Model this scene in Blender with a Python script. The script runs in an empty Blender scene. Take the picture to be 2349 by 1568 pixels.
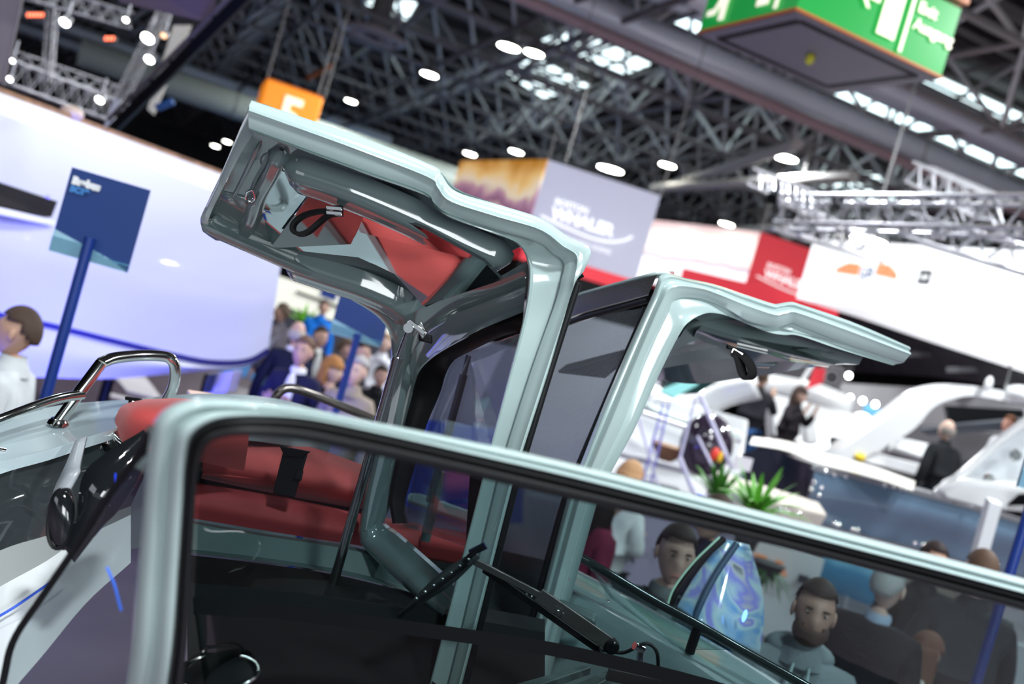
import bpy, bmesh, math, random
from mathutils import Vector, Matrix, noise
R = math.radians
rnd = random.Random(7)
SC = bpy.context.scene
COL = SC.collection

# ---------------------------------------------------------------- camera
FPX = 2284.0                      # 35 mm lens on a 2349 px wide frame
CAM = Vector((0, 0, 2.5))
ROLL, PITCH = R(16.3), R(1.4)
FW = Vector((0, math.cos(PITCH), -math.sin(PITCH)))
UP0 = Vector((0, math.sin(PITCH), math.cos(PITCH)))
RT0 = Vector((1, 0, 0))
CR = math.cos(ROLL) * RT0 + math.sin(ROLL) * UP0
CU = -math.sin(ROLL) * RT0 + math.cos(ROLL) * UP0
cd = bpy.data.cameras.new('camera'); cam = bpy.data.objects.new('camera', cd); COL.objects.link(cam)
cd.sensor_width = 36.0; cd.lens = 35.0; cd.clip_start = 0.02; cd.clip_end = 400
m = Matrix((CR, CU, -FW)).transposed().to_4x4(); m.translation = CAM
cam.matrix_world = m
cd.dof.use_dof = True; cd.dof.focus_distance = 2.42; cd.dof.aperture_fstop = 2.0
SC.camera = cam
SC.view_settings.view_transform = 'Standard'; SC.view_settings.look = 'None'
SC.view_settings.gamma = 1.0; SC.view_settings.use_curve_mapping = False
SC.view_settings.exposure = 0.30

# ---------------------------------------------------------------- world and hall light
w = bpy.data.worlds.new('world'); SC.world = w; w.use_nodes = True
w.node_tree.nodes['Background'].inputs[0].default_value = (0.80, 0.90, 1.0, 1)
w.node_tree.nodes['Background'].inputs[1].default_value = 0.38

def area(name, loc, target, size, power, col=(1, 1, 1), sy=None):
    l = bpy.data.lights.new(name, 'AREA'); l.energy = power; l.color = col
    l.shape = 'RECTANGLE' if sy else 'DISK'; l.size = size
    if sy: l.size_y = sy
    o = bpy.data.objects.new(name, l); COL.objects.link(o); o.location = loc
    o.rotation_euler = (Vector(target) - Vector(loc)).to_track_quat('-Z', 'Y').to_euler()
    return o

HAZE = (0.93, 0.98, 1.0)
for i, (x, y, z, p) in enumerate([(-5, -1, 9, 300), (2, -4, 9, 1750), (8, 0, 9, 1300), (1.2, 3.2, 8.8, 520), (8, 9, 8.7, 1500),
                                  (2, 14, 8.8, 1500), (12, 17, 8.8, 2000), (-8, 12, 9.2, 350), (16, 28, 9.0, 2000)]):
    area('high_bay_light', (x, y, z), (x, y + .01, 0), 0.9, p * .52, HAZE)

# unseen fill lights added behind the camera to brighten doors and faces
area('added_front_fill', (3.5, -7, 3.4), (.4, 2.5, 2.6), 7.0, 430, HAZE, 2.2)
area('added_front_fill', (-7, -5, 3.2), (-.4, 2.4, 2.6), 5.0, 60, (.85, .90, 1), 2.0)

# ---------------------------------------------------------------- helpers
def P(x, y, d):
    return CAM + d * (FW + (x - 1174.5) / FPX * CR - (y - 784) / FPX * CU)
def PZ(x, y, z):
    r = FW + (x - 1174.5) / FPX * CR - (y - 784) / FPX * CU
    return CAM + r * ((z - CAM.z) / r.z)
def PL(pts):                          # [(x,y,d)...] -> points
    return [P(*p) for p in pts]

ORI = {}
def tag(o, label=None, cat=None, group=None, kind=None):
    if label: o['label'] = label
    if cat: o['category'] = cat
    if group: o['group'] = group
    if kind: o['kind'] = kind
    return o
def thing(name, label, cat, loc, group=None, kind=None):
    o = bpy.data.objects.new(name, None); COL.objects.link(o); o.location = loc
    o.empty_display_size = .1
    ORI[o.name] = Vector(loc)
    return tag(o, label, cat, group, kind)
def origin_of(parent):
    v = Vector((0, 0, 0)); p = parent
    while p is not None:
        v += ORI.get(p.name, Vector((0, 0, 0))); p = p.parent
    return v
def finish(name, me, mat, parent, smooth=True, angle=40, bevel=0, subsurf=0, solid=0, soff=1.0):
    mats = mat if isinstance(mat, (list, tuple)) else [mat]
    for mm in mats: me.materials.append(mm)
    if parent is not None:
        off = origin_of(parent)
    else:
        xs = [v.co for v in me.vertices]
        off = Vector((sum(v.x for v in xs) / len(xs), sum(v.y for v in xs) / len(xs), min(v.z for v in xs)))
    me.transform(Matrix.Translation(-off))
    o = bpy.data.objects.new(name, me); COL.objects.link(o)
    if parent is not None: o.parent = parent
    else:
        o.location = off; ORI[o.name] = off
    if smooth:
        me.shade_smooth(); me.set_sharp_from_angle(angle=R(angle))
    if solid:
        s = o.modifiers.new('solid', 'SOLIDIFY'); s.thickness = solid; s.offset = soff
    if bevel:
        b = o.modifiers.new('bevel', 'BEVEL'); b.width = bevel; b.segments = 3; b.limit_method = 'ANGLE'; b.angle_limit = R(35)
        b.harden_normals = False
    if subsurf:
        s = o.modifiers.new('sub', 'SUBSURF'); s.levels = s.render_levels = subsurf
    return o
def mesh(name, verts, faces, mat, parent=None, **k):
    me = bpy.data.meshes.new(name); me.from_pydata([tuple(v) for v in verts], [], faces); me.update()
    if not k.pop('keep', False):
        bm = bmesh.new(); bm.from_mesh(me); bmesh.ops.recalc_face_normals(bm, faces=bm.faces); bm.to_mesh(me); bm.free()
    return finish(name, me, mat, parent, **k)
def cr(pts, n):                       # Catmull-Rom resample (uniform parameter)
    pts = [Vector(p) for p in pts]; L = len(pts) - 1; out = []
    for i in range(n):
        t = i / (n - 1) * L; k = min(int(t), L - 1); f = t - k
        p1, p2 = pts[k], pts[k + 1]
        p0 = pts[k - 1] if k > 0 else 2 * p1 - p2
        p3 = pts[k + 2] if k + 2 <= L else 2 * p2 - p1
        out.append(0.5 * ((2 * p1) + (p2 - p0) * f + (2 * p0 - 5 * p1 + 4 * p2 - p3) * f * f + (3 * p1 - p0 - 3 * p2 + p3) * f ** 3))
    return out
def lin(pts, n):                      # resample by arc length, linear
    pts = [Vector(p) for p in pts]; d = [0]
    for a, b in zip(pts, pts[1:]): d.append(d[-1] + (b - a).length)
    out = []; k = 0
    for i in range(n):
        t = i / (n - 1) * d[-1]
        while k < len(pts) - 2 and t > d[k + 1]: k += 1
        f = (t - d[k]) / max(d[k + 1] - d[k], 1e-9); out.append(pts[k].lerp(pts[k + 1], min(f, 1)))
    return out
def loft(name, rails, mat, parent=None, n=0, cross=0, sm=True, closed=False, caps=False, **k):
    """surface through rails (lists of points); n = stations, cross = smooth subdivisions across"""
    if n:
        rails = [(cr if sm else lin)(r, n) for r in rails]
    n = len(rails[0])
    if cross:
        cols = [cr([r[i] for r in rails], cross) for i in range(n)]
        rails = [[c[j] for c in cols] for j in range(cross)]
    m_ = len(rails); verts = [p for r in rails for p in r]; faces = []
    for j in range(m_ if closed else m_ - 1):
        j2 = (j + 1) % m_
        for i in range(n - 1):
            faces.append((j * n + i, j * n + i + 1, j2 * n + i + 1, j2 * n + i))
    if caps:
        faces.append([j * n for j in range(m_)]); faces.append([j * n + n - 1 for j in range(m_)][::-1])
    return mesh(name, verts, faces, mat, parent, **k)
def frames(path):
    T = []
    for i in range(len(path)):
        a = path[max(i - 1, 0)]; b = path[min(i + 1, len(path) - 1)]
        T.append((b - a).normalized())
    ref = Vector((0, 0, 1)) if abs(T[0].z) < .9 else Vector((0, 1, 0))
    N = (ref - T[0] * ref.dot(T[0])).normalized(); out = []
    for t in T:
        N = (N - t * N.dot(t)).normalized(); out.append((t, N, t.cross(N)))
    return out
def tube_v(path, r, seg=10, sq=None):
    verts = []; faces = []; path = [Vector(p) for p in path]
    fr = frames(path)
    for i, (p, (t, N, B)) in enumerate(zip(path, fr)):
        rr = r[i] if isinstance(r, (list, tuple)) else r
        for k in range(seg):
            a = 2 * math.pi * (k + .5 * (sq is not None)) / seg
            verts.append(p + N * (math.cos(a) * rr) + B * (math.sin(a) * rr * (sq or 1)))
    n = len(path)
    for i in range(n - 1):
        for k in range(seg):
            k2 = (k + 1) % seg
            faces.append((i * seg + k, i * seg + k2, (i + 1) * seg + k2, (i + 1) * seg + k))
    faces.append(list(range(seg))[::-1]); faces.append([(n - 1) * seg + k for k in range(seg)])
    return verts, faces
def tube(name, path, r, mat, parent=None, n=0, seg=12, sq=None, **k):
    if n: path = cr(path, n)
    v, f = tube_v(path, r, seg, sq)
    return mesh(name, v, f, mat, parent, **k)
def obox(c, ux, uy, uz):              # verts of an oriented box, half vectors
    return [c + sx * ux + sy * uy + sz * uz for sz in (-1, 1) for sx, sy in ((-1, -1), (1, -1), (1, 1), (-1, 1))]
BF = [(0, 3, 2, 1), (4, 5, 6, 7), (0, 1, 5, 4), (1, 2, 6, 5), (2, 3, 7, 6), (3, 0, 4, 7)]
def box(name, c, ux, uy, uz, mat, parent=None, **k):
    k.setdefault('bevel', .004)
    return mesh(name, obox(Vector(c), Vector(ux), Vector(uy), Vector(uz)), BF, mat, parent, **k)
def boxes(name, lst, mat, parent=None, **k):
    V = []; F = []
    for (c, ux, uy, uz) in lst:
        b = len(V); V += obox(Vector(c), Vector(ux), Vector(uy), Vector(uz)); F += [tuple(b + i for i in f) for f in BF]
    return mesh(name, V, F, mat, parent, **k)
def merged(name, pieces, mat, parent=None, **k):   # pieces: list of (verts, faces)
    V = []; F = []
    for v, f in pieces:
        b = len(V); V += list(v); F += [tuple(b + i for i in ff) for ff in f]
    return mesh(name, V, F, mat, parent, **k)
def prism(name, front, back, mat, parent=None, **k):   # two matching outlines -> solid
    n = len(front)
    F = [list(range(n)), [n + i for i in range(n)][::-1]] + [(i, n + i, n + (i + 1) % n, (i + 1) % n) for i in range(n)]
    return mesh(name, list(front) + list(back), F, mat, parent, **k)
def slab(name, pts, th, mat, parent=None, **k):        # planar-ish outline with thickness away from the viewer side
    pts = [Vector(p) for p in pts]
    nrm = Vector((0, 0, 0))
    for i in range(len(pts)):
        a, b = pts[i], pts[(i + 1) % len(pts)]; nrm += a.cross(b)
    nrm.normalize()
    if nrm.dot(pts[0] - CAM) < 0: nrm = -nrm
    return prism(name, pts, [p + nrm * th for p in pts], mat, parent, **k)
def hprism(name, base, z0, z1, mat, parent=None, **k):
    return prism(name, [Vector((p.x, p.y, z1)) for p in base], [Vector((p.x, p.y, z0)) for p in base], mat, parent, **k)
_unit = {}
def bar(parent, A, B, r, mat, name='bar', seg=8, rr=None):   # shared-mesh round bar
    key = (mat.name, seg)
    if key not in _unit:
        v, f = tube_v([Vector((0, 0, 0)), Vector((0, 0, 1))], 1.0, seg)
        me = bpy.data.meshes.new('bar'); me.from_pydata([tuple(x) for x in v], [], f); me.materials.append(mat)
        me.shade_smooth(); me.set_sharp_from_angle(angle=R(50)); _unit[key] = me
    o = bpy.data.objects.new(name, _unit[key]); COL.objects.link(o)
    A = Vector(A); B = Vector(B); d = B - A; q = d.to_track_quat('Z', 'Y')
    off = origin_of(parent) if parent else Vector((0, 0, 0))
    o.matrix_basis = Matrix.Translation(A - off) @ q.to_matrix().to_4x4() @ Matrix.Diagonal((r, rr or r, d.length, 1))
    if parent: o.parent = parent
    return o
def ball_v(c, rx, ry, rz, u=12, v=8, rot=None):
    V = [Vector((0, 0, rz))]; F = []
    for j in range(1, v):
        th = math.pi * j / v
        for i in range(u):
            a = 2 * math.pi * i / u
            V.append(Vector((rx * math.sin(th) * math.cos(a), ry * math.sin(th) * math.sin(a), rz * math.cos(th))))
    V.append(Vector((0, 0, -rz)))
    for i in range(u):
        F.append((0, 1 + i, 1 + (i + 1) % u)); F.append((len(V) - 1, 1 + (v - 2) * u + (i + 1) % u, 1 + (v - 2) * u + i))
    for j in range(v - 2):
        for i in range(u):
            a = 1 + j * u; b = a + u; F.append((a + i, b + i, b + (i + 1) % u, a + (i + 1) % u))
    if rot: V = [rot @ x for x in V]
    return [x + Vector(c) for x in V], F
def lathe_v(c, prof, seg=16, axis=None):   # prof [(r,z)]
    q = Vector(axis).to_track_quat('Z', 'Y').to_matrix() if axis is not None else Matrix.Identity(3)
    V = []; F = []
    for r, z in prof:
        for k in range(seg):
            a = 2 * math.pi * k / seg
            V.append(Vector(c) + q @ Vector((r * math.cos(a), r * math.sin(a), z)))
    for j in range(len(prof) - 1):
        for k in range(seg):
            k2 = (k + 1) % seg; F.append((j * seg + k, j * seg + k2, (j + 1) * seg + k2, (j + 1) * seg + k))
    F.append(list(range(seg))[::-1]); F.append([(len(prof) - 1) * seg + k for k in range(seg)])
    return V, F
def text(parent, s, o, xd, yd, size, mat, ext=.002, bold=0.0, name='lettering', sx=1.0, align='LEFT'):
    c = bpy.data.curves.new('t', 'FONT'); c.body = s; c.size = size; c.extrude = ext; c.offset = bold; c.resolution_u = 3
    c.align_x = align
    t = bpy.data.objects.new('t', c); COL.objects.link(t)
    dg = bpy.context.evaluated_depsgraph_get(); me = bpy.data.meshes.new_from_object(t.evaluated_get(dg))
    bpy.data.objects.remove(t)
    xd = Vector(xd).normalized(); yd = (Vector(yd) - xd * Vector(yd).dot(xd)).normalized(); zd = xd.cross(yd)
    M = Matrix((xd * sx, yd, zd)).transposed().to_4x4(); M.translation = Vector(o)
    me.transform(M); me.materials.clear()
    return finish(name, me, mat, parent, smooth=False)

# ---------------------------------------------------------------- materials
def mat(name, col, rough=.5, metal=0, coat=0, spec=.5, emis=0, ecol=None, noise_=0, nscale=20, bump=0, bscale=200, sheen=0):
    m = bpy.data.materials.new(name); m.use_nodes = True; nt = m.node_tree; b = nt.nodes['Principled BSDF']
    c = (*col, 1)
    b.inputs['Base Color'].default_value = c; b.inputs['Roughness'].default_value = rough
    b.inputs['Metallic'].default_value = metal; b.inputs['Coat Weight'].default_value = coat
    b.inputs['Coat Roughness'].default_value = .04
    b.inputs['Specular IOR Level'].default_value = spec
    if sheen: b.inputs['Sheen Weight'].default_value = sheen
    if emis:
        b.inputs['Emission Color'].default_value = (*(ecol or col), 1); b.inputs['Emission Strength'].default_value = emis
    if noise_ or bump:
        tc = nt.nodes.new('ShaderNodeTexCoord')
    if noise_:
        nz = nt.nodes.new('ShaderNodeTexNoise'); nz.inputs['Scale'].default_value = nscale; nz.inputs['Detail'].default_value = 4
        nt.links.new(tc.outputs['Object'], nz.inputs['Vector'])
        rp = nt.nodes.new('ShaderNodeValToRGB'); nt.links.new(nz.outputs['Fac'], rp.inputs[0])
        rp.color_ramp.elements[0].position = .3; rp.color_ramp.elements[1].position = .7
        rp.color_ramp.elements[0].color = (*[v * (1 - noise_) for v in col], 1); rp.color_ramp.elements[1].color = (*[min(1, v * (1 + noise_)) for v in col], 1)
        nt.links.new(rp.outputs[0], b.inputs['Base Color'])
    if bump:
        nb = nt.nodes.new('ShaderNodeTexNoise'); nb.inputs['Scale'].default_value = bscale
        nt.links.new(tc.outputs['Object'], nb.inputs['Vector'])
        bp = nt.nodes.new('ShaderNodeBump'); bp.inputs['Strength'].default_value = bump; bp.inputs['Distance'].default_value = .01
        nt.links.new(nb.outputs['Fac'], bp.inputs['Height']); nt.links.new(bp.outputs[0], b.inputs['Normal'])
    return m
def glass_mat(name, tint, refl=.08, rough=0.02, gcol=(1, 1, 1), fres=.35):
    """thin tinted pane: coloured transmission plus fresnel reflection"""
    m = bpy.data.materials.new(name); m.use_nodes = True; nt = m.node_tree; nt.nodes.clear()
    out = nt.nodes.new('ShaderNodeOutputMaterial'); mx = nt.nodes.new('ShaderNodeMixShader')
    tr = nt.nodes.new('ShaderNodeBsdfTransparent'); tr.inputs[0].default_value = (*tint, 1)
    gl = nt.nodes.new('ShaderNodeBsdfGlossy'); gl.inputs['Roughness'].default_value = rough; gl.inputs[0].default_value = (*gcol, 1)
    lw = nt.nodes.new('ShaderNodeLayerWeight'); lw.inputs[0].default_value = .25
    ma = nt.nodes.new('ShaderNodeMath'); ma.operation = 'MULTIPLY_ADD'; ma.inputs[1].default_value = fres; ma.inputs[2].default_value = refl
    ma.use_clamp = True
    nt.links.new(lw.outputs['Fresnel'], ma.inputs[0]); nt.links.new(ma.outputs[0], mx.inputs[0])
    nt.links.new(tr.outputs[0], mx.inputs[1]); nt.links.new(gl.outputs[0], mx.inputs[2]); nt.links.new(mx.outputs[0], out.inputs[0])
    return m
M = dict(
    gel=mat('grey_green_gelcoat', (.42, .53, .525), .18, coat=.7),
    gelin=mat('shaded_gelcoat', (.14, .19, .195), .08, coat=1),  # same gelcoat as outside, underside shade put into a darker colour
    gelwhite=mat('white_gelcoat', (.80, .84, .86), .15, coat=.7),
    rubber=mat('black_rubber', (.008, .009, .010), .42, spec=.25),
    black=mat('satin_black', (.005, .006, .007), .45, spec=.12),
    steel=mat('polished_steel', (.62, .64, .62), .12, metal=1),
    chrome=mat('chrome', (.8, .8, .8), .06, metal=1),
    red=mat('coral_red_upholstery', (.60, .065, .062), .62, bump=.25, bscale=900, sheen=.2),
    glass=glass_mat('tinted_windscreen_glass', (.30, .385, .395), .006, fres=.04),
    glass2=glass_mat('dark_tinted_glass', (.20, .25, .28), .16, .12),
    mirrorglass=mat('mirror_tinted_skylight', (.55, .60, .60), .015, metal=1),
    clear=glass_mat('clear_glass', (.78, .86, .86), .10),
    whiteboat=mat('white_boat_gelcoat', (.82, .83, .84), .2, coat=.5),
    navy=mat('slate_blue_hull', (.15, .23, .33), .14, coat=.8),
    navyd=mat('dark_navy_and_bow_shade', (.012, .018, .035), .15, coat=.8),
    alu=mat('aluminium', (.52, .52, .56), .35, metal=.8),
    darksteel=mat('painted_roof_steel', (.27, .255, .25), .5),
    brownsteel=mat('brown_roof_beam', (.16, .135, .13), .55),
    deck=mat('dark_roof_deck', (.04, .033, .034), .8),
    duct=mat('galvanised_duct', (.78, .84, .90), .35, metal=.2),
    pink=mat('pale_pink_pipe', (.42, .30, .31), .5),
    bluesign=mat('navy_blue_signboard', (.006, .035, .17), .45),
    bluepole=mat('blue_painted_pole', (.004, .028, .19), .4),
    white=mat('white_print', (.8, .82, .85), .5),
    lightblue=mat('light_blue_print', (.05, .22, .55), .5),
    teak=mat('teak', (.32, .17, .08), .6, noise_=.3, nscale=8),
    leaf=mat('palm_leaf', (.10, .34, .03), .45),
    leafd=mat('dark_leaf', (.02, .09, .02), .5),
    pot=mat('dark_planter', (.03, .03, .035), .5),
)
# ================================================================= the hall
U1 = Vector((math.sin(R(68)), math.cos(R(68)), 0)); U2 = Vector((-math.sin(R(22)), math.cos(R(22)), 0))
def rect(c, a, b, la, lb):
    return [c - a * la - b * lb, c + a * la - b * lb, c + a * la + b * lb, c - a * la + b * lb]
mfloor = mat('hall_floor', (.10, .075, .10), .35, noise_=.15, nscale=.6)
f = mesh('floor', rect(Vector((0, 40, 0)), U1, U2, 95, 75), [(0, 1, 2, 3)], mfloor, smooth=False); tag(f, 'brownish violet exhibition hall floor', kind='structure')
mcarp = mat('blue_carpet', (.03, .16, .40), .9, bump=.3, bscale=300)
cp = hprism('trim_1', [PZ(430, 830, 0), PZ(1100, 1010, 0), PZ(930, 700, 0), PZ(560, 690, 0)], 0.0, .012, mcarp, smooth=False)
tag(cp, 'bright blue carpet laid on the floor below the crowd', kind='structure')
mline = mat('white_floor_paint', (.7, .66, .7), .6)
for k, (a, b, wd) in enumerate([((250, 905), (470, 960), .12), ((60, 990), (330, 1045), .12)]):
    A, B = PZ(*a, 0), PZ(*b, 0); s = (B - A).normalized().cross(Vector((0, 0, 1))) * wd
    tag(hprism('trim_%d' % (k + 2), [A - s, B - s, B + s, A + s], 0, .008, mline, smooth=False), 'white stripe painted on the violet floor', kind='structure')
pn = hprism('floor_panel', [PZ(262, 868, 0), PZ(332, 868, 0), PZ(372, 920, 0), PZ(290, 900, 0)], 0, .03, mline, smooth=False)
tag(pn, 'pale printed floor plan panel lying on the violet floor under the big hull', 'floor panel')
mdeck = M['deck']
HL, HU = 10.4, 13.2
# roof deck as profiled sheets running along U1
dk = []
c0 = Vector((0, 20, 0))
V = []; F = []; nn = 170
for i in range(nn):
    off = (i - nn / 2) * 1.2
    z = 14.4 + (0.25 if i % 2 else 0)
    a = c0 + U2 * off - U1 * 110; b = c0 + U2 * off + U1 * 110
    V += [Vector((a.x, a.y, z)), Vector((b.x, b.y, z)), Vector((a.x, a.y, z)) + U2 * 1.2, Vector((b.x, b.y, z)) + U2 * 1.2]
    F.append((4 * i, 4 * i + 1, 4 * i + 3, 4 * i + 2))
    if i: F.append((4 * i - 2, 4 * i - 1, 4 * i + 1, 4 * i))
tag(mesh('ceiling', V, F, mdeck, smooth=False), 'dark profiled roof deck of the hall', kind='structure')
mwall = mat('hall_wall', (.09, .09, .095), .8, noise_=.3, nscale=.2)
for nm, c, d, l in [('wall_back', Vector((0, 0, 0)) + U2 * 95, U1, 100), ('wall_right', U1 * 75 + U2 * 30, U2, 80), ('wall_left', U1 * -75 + U2 * 30, U2, 80)]:
    tag(mesh(nm, [c - d * l, c + d * l, c + d * l + Vector((0, 0, 15)), c - d * l + Vector((0, 0, 15))], [(0, 1, 2, 3)], mwall, smooth=False), 'dark far end wall of the hall', kind='structure')
# space frame
def proj(p):
    q = p - CAM; z = q.dot(FW)
    if z < .5: return None
    return (1174.5 + FPX * q.dot(CR) / z, 784 - FPX * q.dot(CU) / z, z)
def seen(p, mx=260):
    q = proj(p)
    return q is not None and -mx < q[0] < 2349 + mx and -mx < q[1] < 1000 and q[2] < 92
CELL = 4.2
bars = []
def node(i, j, up=False):
    o = .5 if up else 0
    p = Vector((4, 18, 0)) + U1 * ((i + o) * CELL) + U2 * ((j + o) * CELL); p.z = HU if up else HL
    return p
for i in range(-22, 24):
    for j in range(-8, 22):
        a = node(i, j)
        u = node(i, j, True)
        for A, B, r, k in [(a, node(i + 1, j), .10, 0), (a, node(i, j + 1), .075, 1), (u, node(i + 1, j, True), .10, 0), (u, node(i, j + 1, True), .07, 1),
                        (a, u, .065, 2), (node(i + 1, j), u, .065, 2), (node(i, j + 1), u, .065, 2), (node(i + 1, j + 1), u, .065, 2)]:
            if seen(A) or seen(B): 
                bars.append(((A + B).length and ((A + B) / 2 - CAM).length, A, B, r, k))
bars.sort(key=lambda t: t[0])
tr = thing('ceiling_truss', 'dark steel space frame carrying the roof', None, (4, 18, HL), kind='structure')
mlit = mat('grey_roof_tube', (.75, .75, .75), .4)
mm3 = [M['darksteel'], M['darksteel'], mlit]
for d, A, B, r, k in bars[:300]:
    bar(tr, A, B, r, mm3[k], 'bar', 6)
for k in range(3):
    ps = []
    for d, A, B, r, kk in bars[300:]:
        if kk != k: continue
        ps.append(tube_v([A, B], r, 5))
    if ps:
        o = merged('distant_bars', ps, mm3[k], tr); o['kind'] = 'stuff'
# secondary purlins close under the deck, brown beams
k = 0
for off in range(-6, 26):
    c = Vector((4, 18, 14.0)) + U2 * (off * 2.9)
    A, B = c - U1 * 80, c + U1 * 60
    tag(box('trim_%d' % (10 + k), (A + B) / 2, (B - A) / 2, U2 * .10, Vector((0, 0, .16)), M['brownsteel'] if off % 2 else M['darksteel'], bevel=0, smooth=False), 'long roof purlin under the deck', kind='structure'); k += 1
# brown cross beams running with U2 (seen rising to the right)
for (x, y) in [(560, 195), (1000, 150), (1240, 120), (1700, 480)]:
    c = PZ(x, y, 9.6)
    o = tube('trim_%d' % (50 + int(x / 20)), [c - U2 * 30, c + U2 * 45], .085, M['brownsteel'], seg=6); tag(o, 'brown beam crossing below the roof truss', kind='structure')
# ducts along U1
for n_, (x, y, z, r, mt, lb, a, b) in enumerate([
        (1700, 165, 9.7, .30, M['duct'], 'broad galvanised duct passing right below the green exit sign', 13, 16),
        (2180, 255, 10.6, .34, M['duct'], 'galvanised duct at the upper right corner above the box truss', 8, 8),
        (1820, 262, 9.2, .13, M['pink'], 'thin pale pink pipe hung below the broad duct', 16, 14),
        (1720, 60, 11.2, .42, M['duct'], 'highest pale duct behind the green exit sign', 12, 14),
        (1330, 25, 10.8, .25, M['duct'], 'pale duct cut by the upper edge left of the exit sign', 12, 8),
        (560, 205, 9.8, .30, M['duct'], 'blue grey duct left of the orange sign', 22, 8),
        (130, 90, 9.6, .32, M['duct'], 'blue grey duct behind the left stage truss', 20, 14),
        (860, 350, 7.6, .55, mat('pale_green_duct', (.42, .47, .42), .5), 'pale green duct right of the orange sign', 12, 10)]):
    c = PZ(x, y, z); t = thing('ceiling_duct', lb, 'duct', c, group='ducts under the hall roof')
    tube('pipe', [c - U1 * a, c + U1 * b], r, mt, t, seg=14)
    for kk in range(-int(a), int(b), 3):
        v, ff = tube_v([c + U1 * kk, c + U1 * (kk + .12)], r * 1.05, 14); mesh('joint_ring', v, ff, mt, t)
# horizontal light tubes (white) in mid distance
for q, (xa, ya, xb, yb, z) in enumerate([(1340, 490, 1830, 330, 8.8), (1500, 430, 1960, 405, 8.4), (1540, 545, 1800, 520, 8.0)]):
    A = PZ(xa, ya, z); B = PZ(xb, yb, z)
    t = thing('ceiling_pipe', ['long pale pipe running above the grey banner', 'pale pipe crossing behind the round lamps', 'short pale pipe above the sunset banner'][q], 'pipe', A)
    bar(t, A, B, .16, mat('pale_pipe_%d' % q, (.5, .48, .45), .5), 'pipe', 12)
    for f_ in (.2, .5, .8):
        p = A.lerp(B, f_); bar(t, p, p + Vector((0, 0, 1.4)), .03, M['darksteel'], 'hanger', 6)
# skylights: window_n, glazed panes between bars
msky = mat('daylight_glass', (.75, .92, .95), .4, emis=2.2, ecol=(.80, .97, 1.0))
def skylight(n_, quad, z, nx, ny, gap=.14):
    P4 = [PZ(x, y, z) for x, y in quad]
    o = (P4[0] + P4[2]) / 2
    t = thing('window_%d' % n_, 'skylight glazing in the roof', None, o, kind='structure')
    for i in range(nx):
        for j in range(ny):
            def q(u, v): return (P4[0].lerp(P4[1], u)).lerp(P4[3].lerp(P4[2], u), v)
            u0, u1, v0, v1 = (i + gap) / nx, (i + 1 - gap) / nx, (j + gap) / ny, (j + 1 - gap) / ny
            pts = [q(u0, v0), q(u1, v0), q(u1, v1), q(u0, v1)]
            prism('pane', pts, [p + Vector((0, 0, .05)) for p in pts], msky, t, smooth=False)
skylight(1, [(1205, 95), (1310, 62), (1500, 150), (1400, 190)], 13.9, 6, 4)
skylight(2, [(1110, 140), (1230, 130), (1370, 205), (1250, 230)], 13.9, 5, 4, .2)
skylight(3, [(1820, 400), (2000, 395), (2110, 455), (1900, 470)], 13.9, 7, 4)
skylight(4, [(840, 0), (960, 5), (930, 55), (820, 28)], 13.9, 3, 2, .05)
skylight(5, [(1480, 28), (1510, 8), (2400, 392), (2400, 428)], 13.9, 16, 1, .06)
skylight(6, [(2095, 178), (2135, 170), (2420, 300), (2420, 345)], 13.9, 6, 1, .05)
skylight(7, [(1180, -20), (1215, -30), (1460, 70), (1450, 95)], 13.9, 6, 1, .08)
# round air outlet
t = tube('warning_bar', [PZ(706, 178, 9.6), PZ(758, 152, 9.6)], .11, mat('orange_warning_bar', (.75, .14, .03), .5), seg=8); tag(t, 'short orange bar fixed in the roof right of the orange sign', 'bar')
t['category'] = 'bar'
c = PZ(858, 86, 9.9); t = thing('air_outlet', 'round white ceiling air diffuser at the upper left centre', 'vent', c)
mout = mat('pale_diffuser', (.42, .36, .37), .5)
for kk, (r0, r1) in enumerate([(1.02, .84), (.60, .48), (.25, .02)]):
    v, f_ = lathe_v(c, [(r1, 0), (r0, 0), (r0, .14), (r1, .14)], 32); F2 = f_[:-2] + [(32 * 3 + k, 32 * 3 + (k + 1) % 32, (k + 1) % 32, k) for k in range(32)]
    mesh('outlet_ring', v, F2, mout, t)
for kk in range(6):
    a = kk * math.pi / 6; dv = Vector((math.cos(a), math.sin(a), 0)); bar(t, c - dv * .9 + Vector((0, 0, .1)), c + dv * .9 + Vector((0, 0, .1)), .03, mout, 'spoke', 6)
bar(t, c, c + Vector((0, 0, 3)), .35, M['darksteel'], 'duct_neck', 12)
# lamps
mlamp = mat('lamp_lens', (1, 1, 1), .3, emis=22, ecol=(1.0, 1.0, .90)); mcase = mat('lamp_housing', (.16, .16, .17), .4)
def lamp(x, y, r, lb, z=9.6, strong=False, name='high_bay_lamp'):
    c = PZ(x, y, z); t = thing(name, lb, 'lamp', c, group='high bay lamps under the roof')
    v, f_ = lathe_v(c, [(r * .96, .0), (r, .02), (r * .9, .06), (r * .9, .03)], 20); mesh('lens', *lathe_v(c - Vector((0, 0, .01)), [(r * .35, -.03), (r * .8, -.012), (r * .93, .0), (r * .93, .015)], 20), mlamp, t)
    mesh('housing', *lathe_v(c, [(r, .0), (r * 1.06, .03), (r * .8, .16), (r * .4, .22), (r * .3, .4), (.02, .42)], 20), mcase, t)
    bar(t, c + Vector((0, 0, .4)), c + Vector((0, 0, max(.8, HL - z + .1))), .02, mcase, 'hanger', 6)
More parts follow.
